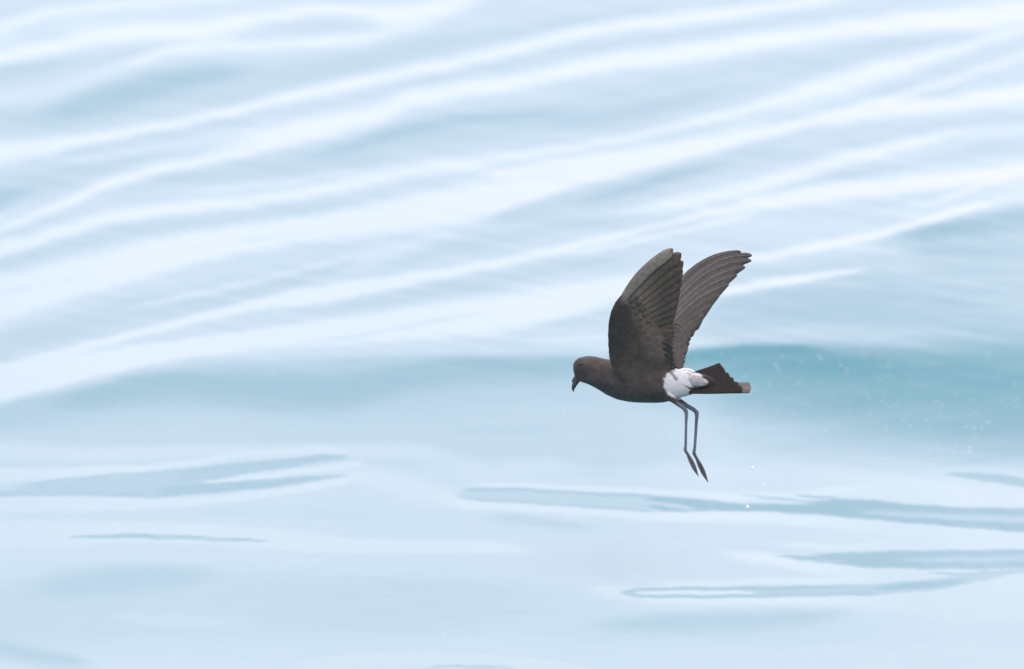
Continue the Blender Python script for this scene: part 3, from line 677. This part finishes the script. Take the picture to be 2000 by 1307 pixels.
# feet: three long toes held together with the web folded between them
for (ax, ay, bx, by, w) in ((1339.5, 880, 1364.5, 931, -0.0065), (1356.5, 887, 1383.5, 943, 0.006)):
    dx, dy = bx - ax, by - ay
    L = math.hypot(dx, dy); nx_, ny_ = -dy / L, dx / L
    for off, wz, ln in ((-2.4, -0.0008, 0.9), (0.0, 0.0009, 1.0), (2.3, -0.0003, 0.93)):
        tp = [(0.0, 0.1, 2.2), (0.2, 0.5, 2.0), (0.42, 1.0, 2.4), (0.5, 1.1, 2.1), (0.68, 1.05, 2.3), (0.8, 0.8, 1.9), (0.92, 0.45, 1.5), (1.0, 0.2, 0.7)]
        tube([(ax + dx * t * ln + nx_ * off * o, ay + dy * t * ln + ny_ * off * o, r) for t, o, r in tp], w + wz, w + wz * 2, n=10)
    tube([(ax + dx * t, ay + dy * t, r) for t, r in ((0.12, 1.6), (0.35, 2.9), (0.6, 3.5), (0.8, 2.6), (0.93, 1.0))], w, w, flat=0.4, n=12)

raw = bpy.data.meshes.new('body_shells')
raw.from_pydata([tuple(v) for v in bv], [], bf)
bm = bmesh.new(); bm.from_mesh(raw); bmesh.ops.recalc_face_normals(bm, faces=bm.faces); bm.to_mesh(raw); bm.free()
tmp = bpy.data.objects.new('body_shells', raw)
link(tmp)
rm = tmp.modifiers.new('remesh', 'REMESH'); rm.mode = 'VOXEL'; rm.voxel_size = 0.00045
sm = tmp.modifiers.new('smooth', 'SMOOTH'); sm.factor = 0.5; sm.iterations = 3
dg = bpy.context.evaluated_depsgraph_get()
body_me = bpy.data.meshes.new_from_object(tmp.evaluated_get(dg))
bpy.data.objects.remove(tmp); bpy.data.meshes.remove(raw)
# let the wing lining run smoothly into the flank
tmp = bpy.data.objects.new('body_smoothed', body_me); link(tmp)
vg = tmp.vertex_groups.new(name='wing_root')
nv = len(body_me.vertices)
co = np.empty(nv * 3, np.float32); body_me.vertices.foreach_get('co', co); co = co.reshape(-1, 3)
s_ = (DB + co[:, 1]) / FPX
qx = 1000 + (co[:, 0] + (RPX - 1000) * KP) / s_; qy = 653.5 - (co[:, 2] - (RPY - 653.5) * KP) / s_
wgt = smooth(1 - np.abs(qy - 718) / 46) * smooth((qx - 1188) / 14) * smooth((1330 - qx) / 20)
lev = np.round(wgt * 10).astype(int)
for L_ in range(1, 11):
    vg.add(np.where(lev == L_)[0].tolist(), L_ / 10, 'REPLACE')
sm = tmp.modifiers.new('smooth', 'SMOOTH'); sm.factor = 0.5; sm.iterations = 60; sm.vertex_group = 'wing_root'
dg = bpy.context.evaluated_depsgraph_get()
me2 = bpy.data.meshes.new_from_object(tmp.evaluated_get(dg))
bpy.data.objects.remove(tmp); bpy.data.meshes.remove(body_me)
body_me = me2
body_me.name = 'body'
nv = len(body_me.vertices)
co = np.empty(nv * 3, np.float32); body_me.vertices.foreach_get('co', co); co = co.reshape(-1, 3)

def unproject(c):
    s = (DB + c[:, 1]) / FPX
    return 1000 + (c[:, 0] + (RPX - 1000) * KP) / s, 653.5 - (c[:, 2] - (RPY - 653.5) * KP) / s
bpx, bpy_ = unproject(co)

def wob(x, y, s, seed=0):
    return np.sin(x / s + 1.3 * seed + 1.7 * np.sin(y / (s * 1.3) + seed)) * np.cos(y / s * 0.9 + 2.1 * seed + 1.1 * np.sin(x / (s * 0.8)))

def poly_mask(x, y, poly, soft):
    poly = np.array(poly, float)
    ins = np.zeros(len(x), bool); dist = np.full(len(x), 1e9)
    for i in range(len(poly)):
        (x0, y0), (x1, y1) = poly[i], poly[(i + 1) % len(poly)]
        cond = ((y0 > y) != (y1 > y)) & (x < (x1 - x0) * (y - y0) / (y1 - y0 + 1e-9) + x0)
        ins ^= cond
        t = np.clip(((x - x0) * (x1 - x0) + (y - y0) * (y1 - y0)) / ((x1 - x0) ** 2 + (y1 - y0) ** 2), 0, 1)
        dist = np.minimum(dist, np.hypot(x - x0 - t * (x1 - x0), y - y0 - t * (y1 - y0)))
    return smooth(0.5 + np.where(ins, dist, -dist) / (2 * soft))

def tint(col, m, c):
    return col * (1 - m[:, None]) + np.array(c)[None, :] * m[:, None]
col = np.tile(np.array([0.0485, 0.0425, 0.0380]), (nv, 1))
rag = 1.5 * wob(bpx, bpy_, 3.1, 1) + 1.0 * wob(bpx, bpy_, 1.6, 2)
# crown and nape a little browner and paler, lores and ear coverts darker, grey chin
col = tint(col, poly_mask(bpx, bpy_ + 2 * wob(bpx, bpy_, 6), [(1126, 690), (1200, 690), (1196, 716), (1160, 712), (1136, 708)], 7), (0.060, 0.050, 0.0445))
col = tint(col, poly_mask(bpx, bpy_, [(1118, 708), (1150, 712), (1165, 725), (1140, 738), (1124, 736)], 6) * 0.7, (0.027, 0.024, 0.0235))
col = tint(col, poly_mask(bpx, bpy_, [(1128, 733), (1155, 738), (1158, 750), (1134, 748)], 5) * 0.7, (0.062, 0.060, 0.060))
armm0 = smooth((714 - bpy_) / 26) * (co[:, 1] < -0.006)
col = tint(col, armm0, (0.070, 0.0515, 0.0420))
# wing lining: dark along the front, paler diagonal band behind it
arm = (bpy_ < 712) & (co[:, 1] < -0.008)
armm = smooth((712 - bpy_) / 24) * (co[:, 1] < -0.006)
band = poly_mask(bpx + 3 * wob(bpx, bpy_, 9, 3), bpy_ + 3 * wob(bpx, bpy_, 7, 5), [(1226, 584), (1262, 604), (1300, 650), (1306, 700), (1280, 712), (1262, 690), (1252, 640), (1230, 610)], 12)
col = tint(col, armm * band * 0.85, (0.155, 0.114, 0.088))
col = tint(col, armm * poly_mask(bpx, bpy_, [(1180, 720), (1180, 600), (1214, 566), (1232, 600), (1226, 660), (1222, 712)], 9) * 0.75, (0.050, 0.0385, 0.0335))
col = tint(col, armm * poly_mask(bpx + rag, bpy_, [(1214, 588), (1222, 566), (1250, 576), (1262, 600), (1236, 602)], 5) * 0.8, (0.160, 0.126, 0.100))
# white rump patch wrapping round the flanks
white = poly_mask(bpx + rag, bpy_ + rag, [(1297, 738), (1304, 730), (1312, 728), (1318, 722), (1332, 716), (1362, 722), (1372, 735), (1372, 752), (1350, 758), (1357, 770), (1344, 776), (1326, 780), (1305, 772), (1297, 757)], 2.6)
col = tint(col, white * (bpy_ < 784), (0.44, 0.445, 0.455))
# brown feathers parting the top band, the flank and the tail coverts
col = tint(col, poly_mask(bpx, bpy_, [(1307, 727), (1312, 725), (1325, 741), (1320, 745)], 1.6) * 0.8, (0.10, 0.085, 0.075))
# dark tail base
col = tint(col, poly_mask(bpx, bpy_, [(1378, 720), (1410, 720), (1410, 775), (1362, 775), (1357, 768), (1333, 751), (1345, 756), (1374, 758)], 1.8), (0.022, 0.019, 0.018))
# bare legs
leg = smooth((bpy_ - 784) / 6) * (bpx > 1318)
legc = np.where((bpy_ > 884)[:, None], np.array([0.088, 0.082, 0.090])[None, :], np.array([0.105, 0.120, 0.145])[None, :])
leg_m = leg[:, None]
col = col * (1 - leg_m) + legc * leg_m
col *= (1 + 0.13 * wob(bpx, bpy_, 13.0, 9) * (1 - white) + 0.11 * wob(bpx, bpy_, 6.0, 4) * (1 - white) + 0.06 * wob(bpx, bpy_, 2.3, 7) * (1 - white))[:, None]
att = body_me.color_attributes.new('plumage', 'FLOAT_COLOR', 'POINT')
att.data.foreach_set('color', np.concatenate([np.clip(col, 0, 1), (1 - 0.88 * white)[:, None]], 1).astype(np.float32).ravel())
# soft unevenness of the body feathers
disp = np.array([noise.noise(Vector(c) * 160) for c in co.tolist()]) * 0.00022
nrm = np.empty(nv * 3, np.float32); body_me.vertices.foreach_get('normal', nrm); nrm = nrm.reshape(-1, 3)
co2 = co + nrm * (disp * (1 - leg))[:, None]
body_me.vertices.foreach_set('co', co2.astype(np.float32).ravel())
body_me.polygons.foreach_set('use_smooth', np.ones(len(body_me.polygons), bool))
body_me.materials.clear(); body_me.materials.append(m_body)
body_me.update()
body = link(bpy.data.objects.new('body', body_me), bird)

# ---- feathers
def feather(name, parent, root, ctrl, tip, lead, trail, depth, off, mat, tilt=0.0, root_w=0.55, blunt=0.2, camber=0.0006, n=14, thick=0.00022, side=1, ragged=0.0, slant=0.0, sink=0.0):
    """one feather: shaft on a curve from root to tip (photograph pixels), a vane on each side of it.
    lead/trail are the vane widths in pixels, tilt lifts the leading vane away (+) from the viewer."""
    rng = random.Random(hash((round(root[0]), round(tip[1]), name)) & 0xffff)
    S = (-1.0, -0.6, -0.2, 0.0, 0.2, 0.6, 1.0)
    verts, uvs, faces = [], [], []
    for layer in (0, 1):
        for i in range(n + 1):
            t = 1 - (1 - i / n) ** 1.35
            q = [(1 - t) ** 2 * root[a] + 2 * t * (1 - t) * ctrl[a] + t * t * tip[a] for a in (0, 1)]
            d = Vector([2 * (1 - t) * (ctrl[a] - root[a]) + 2 * t * (tip[a] - ctrl[a]) for a in (0, 1)]).normalized()
            nm = Vector((d.y, -d.x)) * side                     # towards the leading side
            wdt = root_w + (1 - root_w) * min(1, t / 0.35) ** 0.8
            if t > 1 - blunt:
                wdt *= math.sqrt(max(0.0, 1 - ((t - 1 + blunt) / blunt) ** 2)) * 0.97 + 0.03
            wdl = wdt
            for s in S:
                wdt = wdl
                if slant and s < 0:                             # the trailing vane is cut away obliquely towards the tip
                    wdt = min(root_w + (1 - root_w) * min(1, t / 0.35) ** 0.8, 0.02 + (max(0.0, 1 - t) / slant) ** 0.8)
                v = s * (lead if s > 0 else trail) * wdt
                jit = rng.uniform(-ragged, ragged) if abs(s) == 1 and 0 < i < n else 0
                px, py = q[0] + nm.x * (v + jit), q[1] + nm.y * (v + jit)
                w = depth(px, py) + off + tilt * s + camber * s * s + (0.00012 if layer else -0.00012) * (1.8 if s == 0 else 1)
                w += sink * (1 - t) ** 2
                if layer: w += thick
                verts.append(P(px, py, w)); uvs.append((t, 0.5 + 0.5 * s))
    m = len(S); N = (n + 1) * m
    for layer in (0, 1):
        for i in range(n):
            for j in range(m - 1):
                a = layer * N + i * m + j
                f = (a, a + 1, a + m + 1, a + m)
                faces.append(f if layer else f[::-1])
    rim = [i * m for i in range(n + 1)] + [n * m + j for j in range(1, m)] + [i * m + m - 1 for i in range(n - 1, -1, -1)] + [j for j in range(m - 2, 0, -1)]
    for a, b_ in zip(rim, rim[1:] + rim[:1]):
        faces.append((a, b_, b_ + N, a + N))
    return mesh_from(name, verts, faces, mat, parent, True, uvs)

def wing_part(loc):
    o = bpy.data.objects.new('wing', None); o.empty_display_size = 0.02
    link(o, bird)
    return o

def lerp(a, b, t): return a + (b - a) * t

# near wing, seen from below: each outer feather lies over the next inner one
wn_ = wing_part(None)
wn_['label'] = 'near wing showing its underside'
NP = [((1211, 589), (1249, 519), (1314, 485.5), 6, 19), ((1217, 595), (1264, 533), (1331, 495), 9, 17), ((1222, 600), (1273, 548), (1335, 511), 9, 16),
      ((1227, 606), (1278, 562), (1334, 528), 9, 15), ((1232, 612), (1281, 575), (1331.5, 546), 9, 15), ((1237, 618), (1282, 588), (1328.5, 565), 9, 15),
      ((1241, 624), (1283, 600), (1325.5, 583), 9, 15), ((1246, 631), (1284, 612), (1322, 601), 9, 14), ((1250, 638), (1284, 624), (1318.5, 618), 9, 13), ((1254, 645), (1285, 636), (1315.5, 634), 8, 12)]
for i, (r, c, t, le, tr) in enumerate(NP):
    feather('primary_feather', wn_, r, c, t, le, tr, NEAR, -0.0016 + 0.00042 * i, m_under_outer if i == 0 else m_under, tilt=0.0006, blunt=0.11 if i else 0.17, slant=0.10 if i else 0.0)
for i in range(9):
    f = i / 8
    feather('secondary_feather', wn_, (lerp(1258, 1276, f), lerp(652, 712, f)), (lerp(1288, 1300, f), lerp(648, 708, f)),
            (lerp(1314, 1318, f) - 2 * math.sin(math.pi * f), lerp(649, 716, f)), 7, 10, NEAR, 0.0006 + 0.0002 * i, m_under, tilt=0.0004, blunt=0.2, ragged=0.5)
for row, (dx, ln, off, k_) in enumerate(((0, 1.0, -0.0024, 11), (-17, 0.9, -0.0034, 10))):      # greater and median under coverts
    for i in range(k_):
        f = i / (k_ - 1)
        rx, ry = lerp(1224, 1262, f) + dx * lerp(0.4, 1, f), lerp(592, 694, f) - dx * 0.25 * (1 - f)
        ex, ey = lerp(26, 36, f) * ln, lerp(-15, 7, f) * ln
        h = (i * 7 + row * 3) % 5 - 2
        feather('covert_feather', wn_, (rx, ry), (rx + ex * 0.5, ry + ey * 0.5 - 2), (rx + ex + h * 1.1, ry + ey), lerp(4.5, 8.5, f), lerp(6, 10, f), NEAR, off + 0.00012 * i, m_smalld, tilt=0.00015, blunt=0.5, n=10, ragged=0.5, sink=0.0042, root_w=0.8)
for i in range(5):                                          # ragged inner feathers at the trailing root
    f = i / 4
    feather('tertial_feather', wn_, (lerp(1294, 1300, f), lerp(668, 716, f)), (lerp(1308, 1310, f), lerp(668, 712, f)),
            (lerp(1313, 1320, f) + (i % 2) * 2, lerp(682, 728, f)), 4, 6, NEAR, -0.0012, m_small, tilt=0.0006, blunt=0.5, n=8, ragged=0.7)

# far wing, seen from above: each inner feather lies over the next outer one
wf_ = wing_part(None)
wf_['label'] = 'far wing showing its upper side'
FP = [((1298, 590), (1357, 491), (1448, 492), 3.5, 17), ((1302, 600), (1384, 487), (1469, 500), 5, 20), ((1303, 610), (1376, 503), (1468, 510), 5.5, 20),
      ((1303, 622), (1374, 527), (1456, 522.5), 5.5, 23), ((1303, 632), (1366, 548), (1440, 538), 5.5, 23), ((1303, 642), (1360, 568), (1424, 556), 5.5, 23),
      ((1303, 652), (1353, 591), (1406, 577), 5.5, 20), ((1303, 661), (1346, 615), (1391, 597), 5.5, 17), ((1302, 668), (1341, 634), (1376, 615), 5.5, 18), ((1302, 676), (1334, 649), (1362, 633), 5.5, 16)]
for i, (r, c, t, le, tr) in enumerate(FP):
    feather('primary_feather', wf_, r, c, t, le, tr, FAR, -0.00045 * i, m_upper if i < 6 else m_upper_in, tilt=-0.00035, blunt=0.06, n=26, slant=0.30)
for i in range(9):
    f = i / 8
    feather('secondary_feather', wf_, (lerp(1300, 1292, f), lerp(684, 722, f)), (lerp(1328, 1316, f), lerp(660, 722, f)),
            (lerp(1355, 1334, f), lerp(643, 716, f)), 5.5, 9, FAR, -0.0046 - 0.0003 * i, m_upper_in, tilt=-0.0006, blunt=0.1, ragged=0.4, slant=0.3)
for i in range(9):
    f = i / 8
    feather('tertial_feather', wf_, (lerp(1318, 1311, f), lerp(630, 690, f)), (lerp(1336, 1322, f), lerp(640, 700, f)),
            (lerp(1347, 1333.5, f) - (i % 3) * 1.6, lerp(662, 723, f) + (i * 5 % 4)), 5 + (i * 3 % 3), 6.5 + (i % 3), FAR, -0.0085 - 0.0003 * i, m_small, tilt=-0.0003, blunt=0.35, n=10, ragged=0.9)

# tail
tail = bpy.data.objects.new('tail', None); tail.empty_display_size = 0.02
link(tail, bird)
TW = lambda px, py: 0.006 - (py - 740) * KP * 0.85
TF = [((1346, 735), (1380, 727), (1409.5, 714), 7, 10), ((1348, 740), (1382, 735), (1416.5, 724), 10, 11), ((1349, 746), (1388, 743), (1426, 736), 10, 11),
      ((1349, 752), (1390, 750), (1435, 746), 10, 10), ((1348, 758), (1392, 757), (1444, 754), 9, 9), ((1346, 763), (1394, 763), (1451, 761), 8, 7)]
for i, (r, c, t, le, tr) in enumerate(TF):
    feather('tail_feather', tail, r, c, t, le, tr, TW, -0.0006 * i, m_tail, tilt=0.0003, blunt=0.06, root_w=0.9)
o = feather('tail_feather', tail, (1352, 754), (1410, 760), (1467, 757.5), 11, 10.5, TW, 0.004, m_tailp, tilt=0.0005, blunt=0.035, root_w=0.4)
o['label'] = 'pale brown tail feather reaching past the others'

# rump and vent tufts
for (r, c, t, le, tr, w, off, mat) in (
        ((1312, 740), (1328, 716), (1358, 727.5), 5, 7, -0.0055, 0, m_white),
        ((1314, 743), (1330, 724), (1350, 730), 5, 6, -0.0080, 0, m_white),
        ((1314, 746), (1352, 739), (1384, 749), 10, 12.5, -0.0110, 0, m_rump_shaded)):
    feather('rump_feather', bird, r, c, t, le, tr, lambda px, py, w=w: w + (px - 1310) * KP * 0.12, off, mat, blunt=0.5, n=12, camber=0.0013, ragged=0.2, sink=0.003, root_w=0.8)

# ---- bill with its nostril tube, eyes
m_bill, nt, b = material('black_bill')
b.inputs['Base Color'].default_value = (0.016, 0.018, 0.022, 1)
b.inputs['Roughness'].default_value = 0.38
def limb_part(name, pts, w, mat, parent, flat=0.8, n=16):
    global bv, bf
    keep = (bv, bf); bv, bf = [], []
    tube(pts, w, w, flat, n)
    o = mesh_from(name, bv, bf, mat, parent)
    bv, bf = keep
    return o
bill = limb_part('bill', [(1134, 734, 7), (1130, 738.5, 6.8), (1126.5, 743.5, 5.9), (1123, 749, 5.2), (1120.6, 755, 4.3), (1119.2, 759.5, 2.8), (1119.8, 763, 1.6), (1120.8, 765.3, 0.5)], 0.0, m_bill, bird)
limb_part('nostril_tube', [(1128, 731, 2.2), (1124, 736.5, 2.8), (1120.3, 742.2, 2.6), (1118.2, 745.6, 2.1), (1118.4, 746.2, 1.2)], 0.0, m_bill, bill)
m_eye, nt, b = material('dark_eye')
b.inputs['Base Color'].default_value = (0.008, 0.007, 0.006, 1)
b.inputs['Roughness'].default_value = 0.08
for sgn in (-1, 1):
    bm = bmesh.new()
    bmesh.ops.create_uvsphere(bm, u_segments=20, v_segments=12, radius=3.5 * KP)
    me = bpy.data.meshes.new('eye'); bm.to_mesh(me); bm.free()
    me.polygons.foreach_set('use_smooth', [True] * len(me.polygons))
    me.materials.append(m_eye)
    e = link(bpy.data.objects.new('eye', me), bird)
    e.location = P(1135.5, 711, sgn * 15.6 * KP)

# ---------------------------------------------------------------- spray droplets thrown up by the feet
def on_sea(px, py):
    """where the ray through a photograph pixel meets the water"""
    y = 13.0
    for _ in range(14):
        z = sea_z((px - 1000) / FPX * y, y)
        up = -(py - 653.5) / FPX
        # depth d: z = CAM_H + d * (-sp + up * cp),  y = d * (cp + up * sp)
        d = (z - CAM_H) / (-sp + up * cp)
        y = 0.5 * y + 0.5 * d * (cp + up * sp)
    x = (px - 1000) / FPX * d
    return x, y, sea_z(x, y)

m_drop, nt, b = material('white_water_drop')
b.inputs['Base Color'].default_value = (0.95, 0.97, 0.98, 1)  # near-white base, only partly transmitting
b.inputs['Roughness'].default_value = 0.08
b.inputs['IOR'].default_value = 1.33
b.inputs['Transmission Weight'].default_value = 0.35
DROPS = [(1470, 914, 3.6, 3.0, 35, 'largest round water droplet in the air right of the dangling feet'),
         (1491.5, 948, 3.6, 1.7, 55, 'thin slanted water droplet, the smallest of the spray right of the feet'),
         (1460.5, 990, 3.9, 2.9, 40, 'white water droplet over the dark ripple, lowest of the spray below the feet')]
for px, py, ra, rb, ang, lab in DROPS:
    bm = bmesh.new()
    bmesh.ops.create_icosphere(bm, subdivisions=3, radius=1.0)
    for v in bm.verts:
        t = v.co.x
        v.co.y *= 1 - 0.28 * t; v.co.z *= 1 - 0.28 * t
        v.co *= 1 + 0.10 * noise.noise(v.co * 1.3 + Vector((px, py, 0)))
        v.co.x *= ra * KP; v.co.y *= rb * KP; v.co.z *= rb * KP
    me = bpy.data.meshes.new('water_droplet'); bm.to_mesh(me); bm.free()
    me.polygons.foreach_set('use_smooth', [True] * len(me.polygons))
    me.materials.append(m_drop)
    o = link(bpy.data.objects.new('water_droplet', me))
    o.location = Vector(cam.location) + fwd * DB + right * ((px - 1000) * KP) - upv * ((py - 653.5) * KP)
    o.rotation_euler = (-PITCH, math.radians(ang), 0)
    o['label'] = lab; o['category'] = 'water droplet'; o['group'] = 'droplets flicked up by the feet'

# ---------------------------------------------------------------- specks of foam and air bubbles on the water
rnd = random.Random(11)
fv, ff = [], []
ico = bmesh.new(); bmesh.ops.create_icosphere(ico, subdivisions=2, radius=1.0)
iv = [v.co.copy() for v in ico.verts]; ifc = [[v.index for v in f.verts] for f in ico.faces]; ico.free()
def speck(px, py, size):
    x, y, z = on_sea(px, py)
    base = len(fv)
    a = rnd.gauss(0.0, 0.5)
    ln = size * rnd.uniform(1.0, 2.4); ht = size * rnd.uniform(0.7, 1.2)
    off = Vector((rnd.random() * 50, rnd.random() * 50, 0))
    rot = Matrix.Rotation(rnd.gauss(0.3, 0.35), 3, 'Y')
    for c in iv:
        q = c * (1 + 0.5 * noise.noise(c * 1.5 + off))
        q = rot @ Vector((q.x * ln, q.y * size * 1.6, q.z * ht))
        fv.append((x + q.x, y + q.y, z + q.z + ht * 0.05))
    ff.extend([[base + i for i in f] for f in ifc])
def cloud(n, cx, cy, sx, sy, s0, s1, tilt=0.0):
    k = 0
    while k < n:
        px, py = rnd.gauss(cx, sx), rnd.gauss(cy, sy)
        py += (px - cx) * tilt
        if 4 < px < 1996 and 660 < py < 1300:
            for _ in range(1 if rnd.random() < 0.7 else rnd.randint(2, 4)):
                speck(px + rnd.gauss(0, 5), py + rnd.gauss(0, 3.5), rnd.uniform(s0, s1) ** 1.0)
                k += 1
cloud(290, 1760, 780, 170, 75, 0.0003, 0.0009, 0.12)
cloud(90, 1540, 800, 110, 60, 0.0003, 0.0009, 0.1)
cloud(70, 1900, 870, 90, 40, 0.0003, 0.0009)
cloud(90, 500, 790, 330, 50, 0.0003, 0.0006)
cloud(60, 1560, 720, 150, 30, 0.0003, 0.0008)
cloud(40, 1180, 850, 200, 50, 0.0003, 0.0006)
cloud(18, 300, 1170, 220, 50, 0.0003, 0.0006)
cloud(12, 900, 1230, 350, 40, 0.0003, 0.0006)
cloud(15, 1500, 1230, 250, 30, 0.0003, 0.0006)
me = bpy.data.meshes.new('foam_specks')
me.from_pydata(fv, [], ff)
me.polygons.foreach_set('use_smooth', [True] * len(me.polygons))
m_foam, nt, b = material('foam_bubbles')
b.inputs['Base Color'].default_value = (0.85, 0.88, 0.89, 1)
b.inputs['Roughness'].default_value = 0.9
b.inputs['Specular IOR Level'].default_value = 0.0
b.inputs['Subsurface Weight'].default_value = 0.6
b.inputs['Subsurface Radius'].default_value = (0.003, 0.003, 0.003)
b.inputs['Subsurface Scale'].default_value = 1.0
lw = node(nt, 'ShaderNodeLayerWeight'); lw.inputs['Blend'].default_value = 0.5
fr = node(nt, 'ShaderNodeMapRange'); fr.inputs[1].default_value = 0.0; fr.inputs[2].default_value = 0.9
fr.inputs[3].default_value = 0.5; fr.inputs[4].default_value = 0.0
nt.links.new(lw.outputs['Facing'], fr.inputs[0]); nt.links.new(fr.outputs[0], b.inputs['Alpha'])
me.materials.append(m_foam)
o = link(bpy.data.objects.new('foam_specks', me))
o['kind'] = 'stuff'
o['label'] = 'small pale specks of foam and bubbles scattered on the teal wave face'
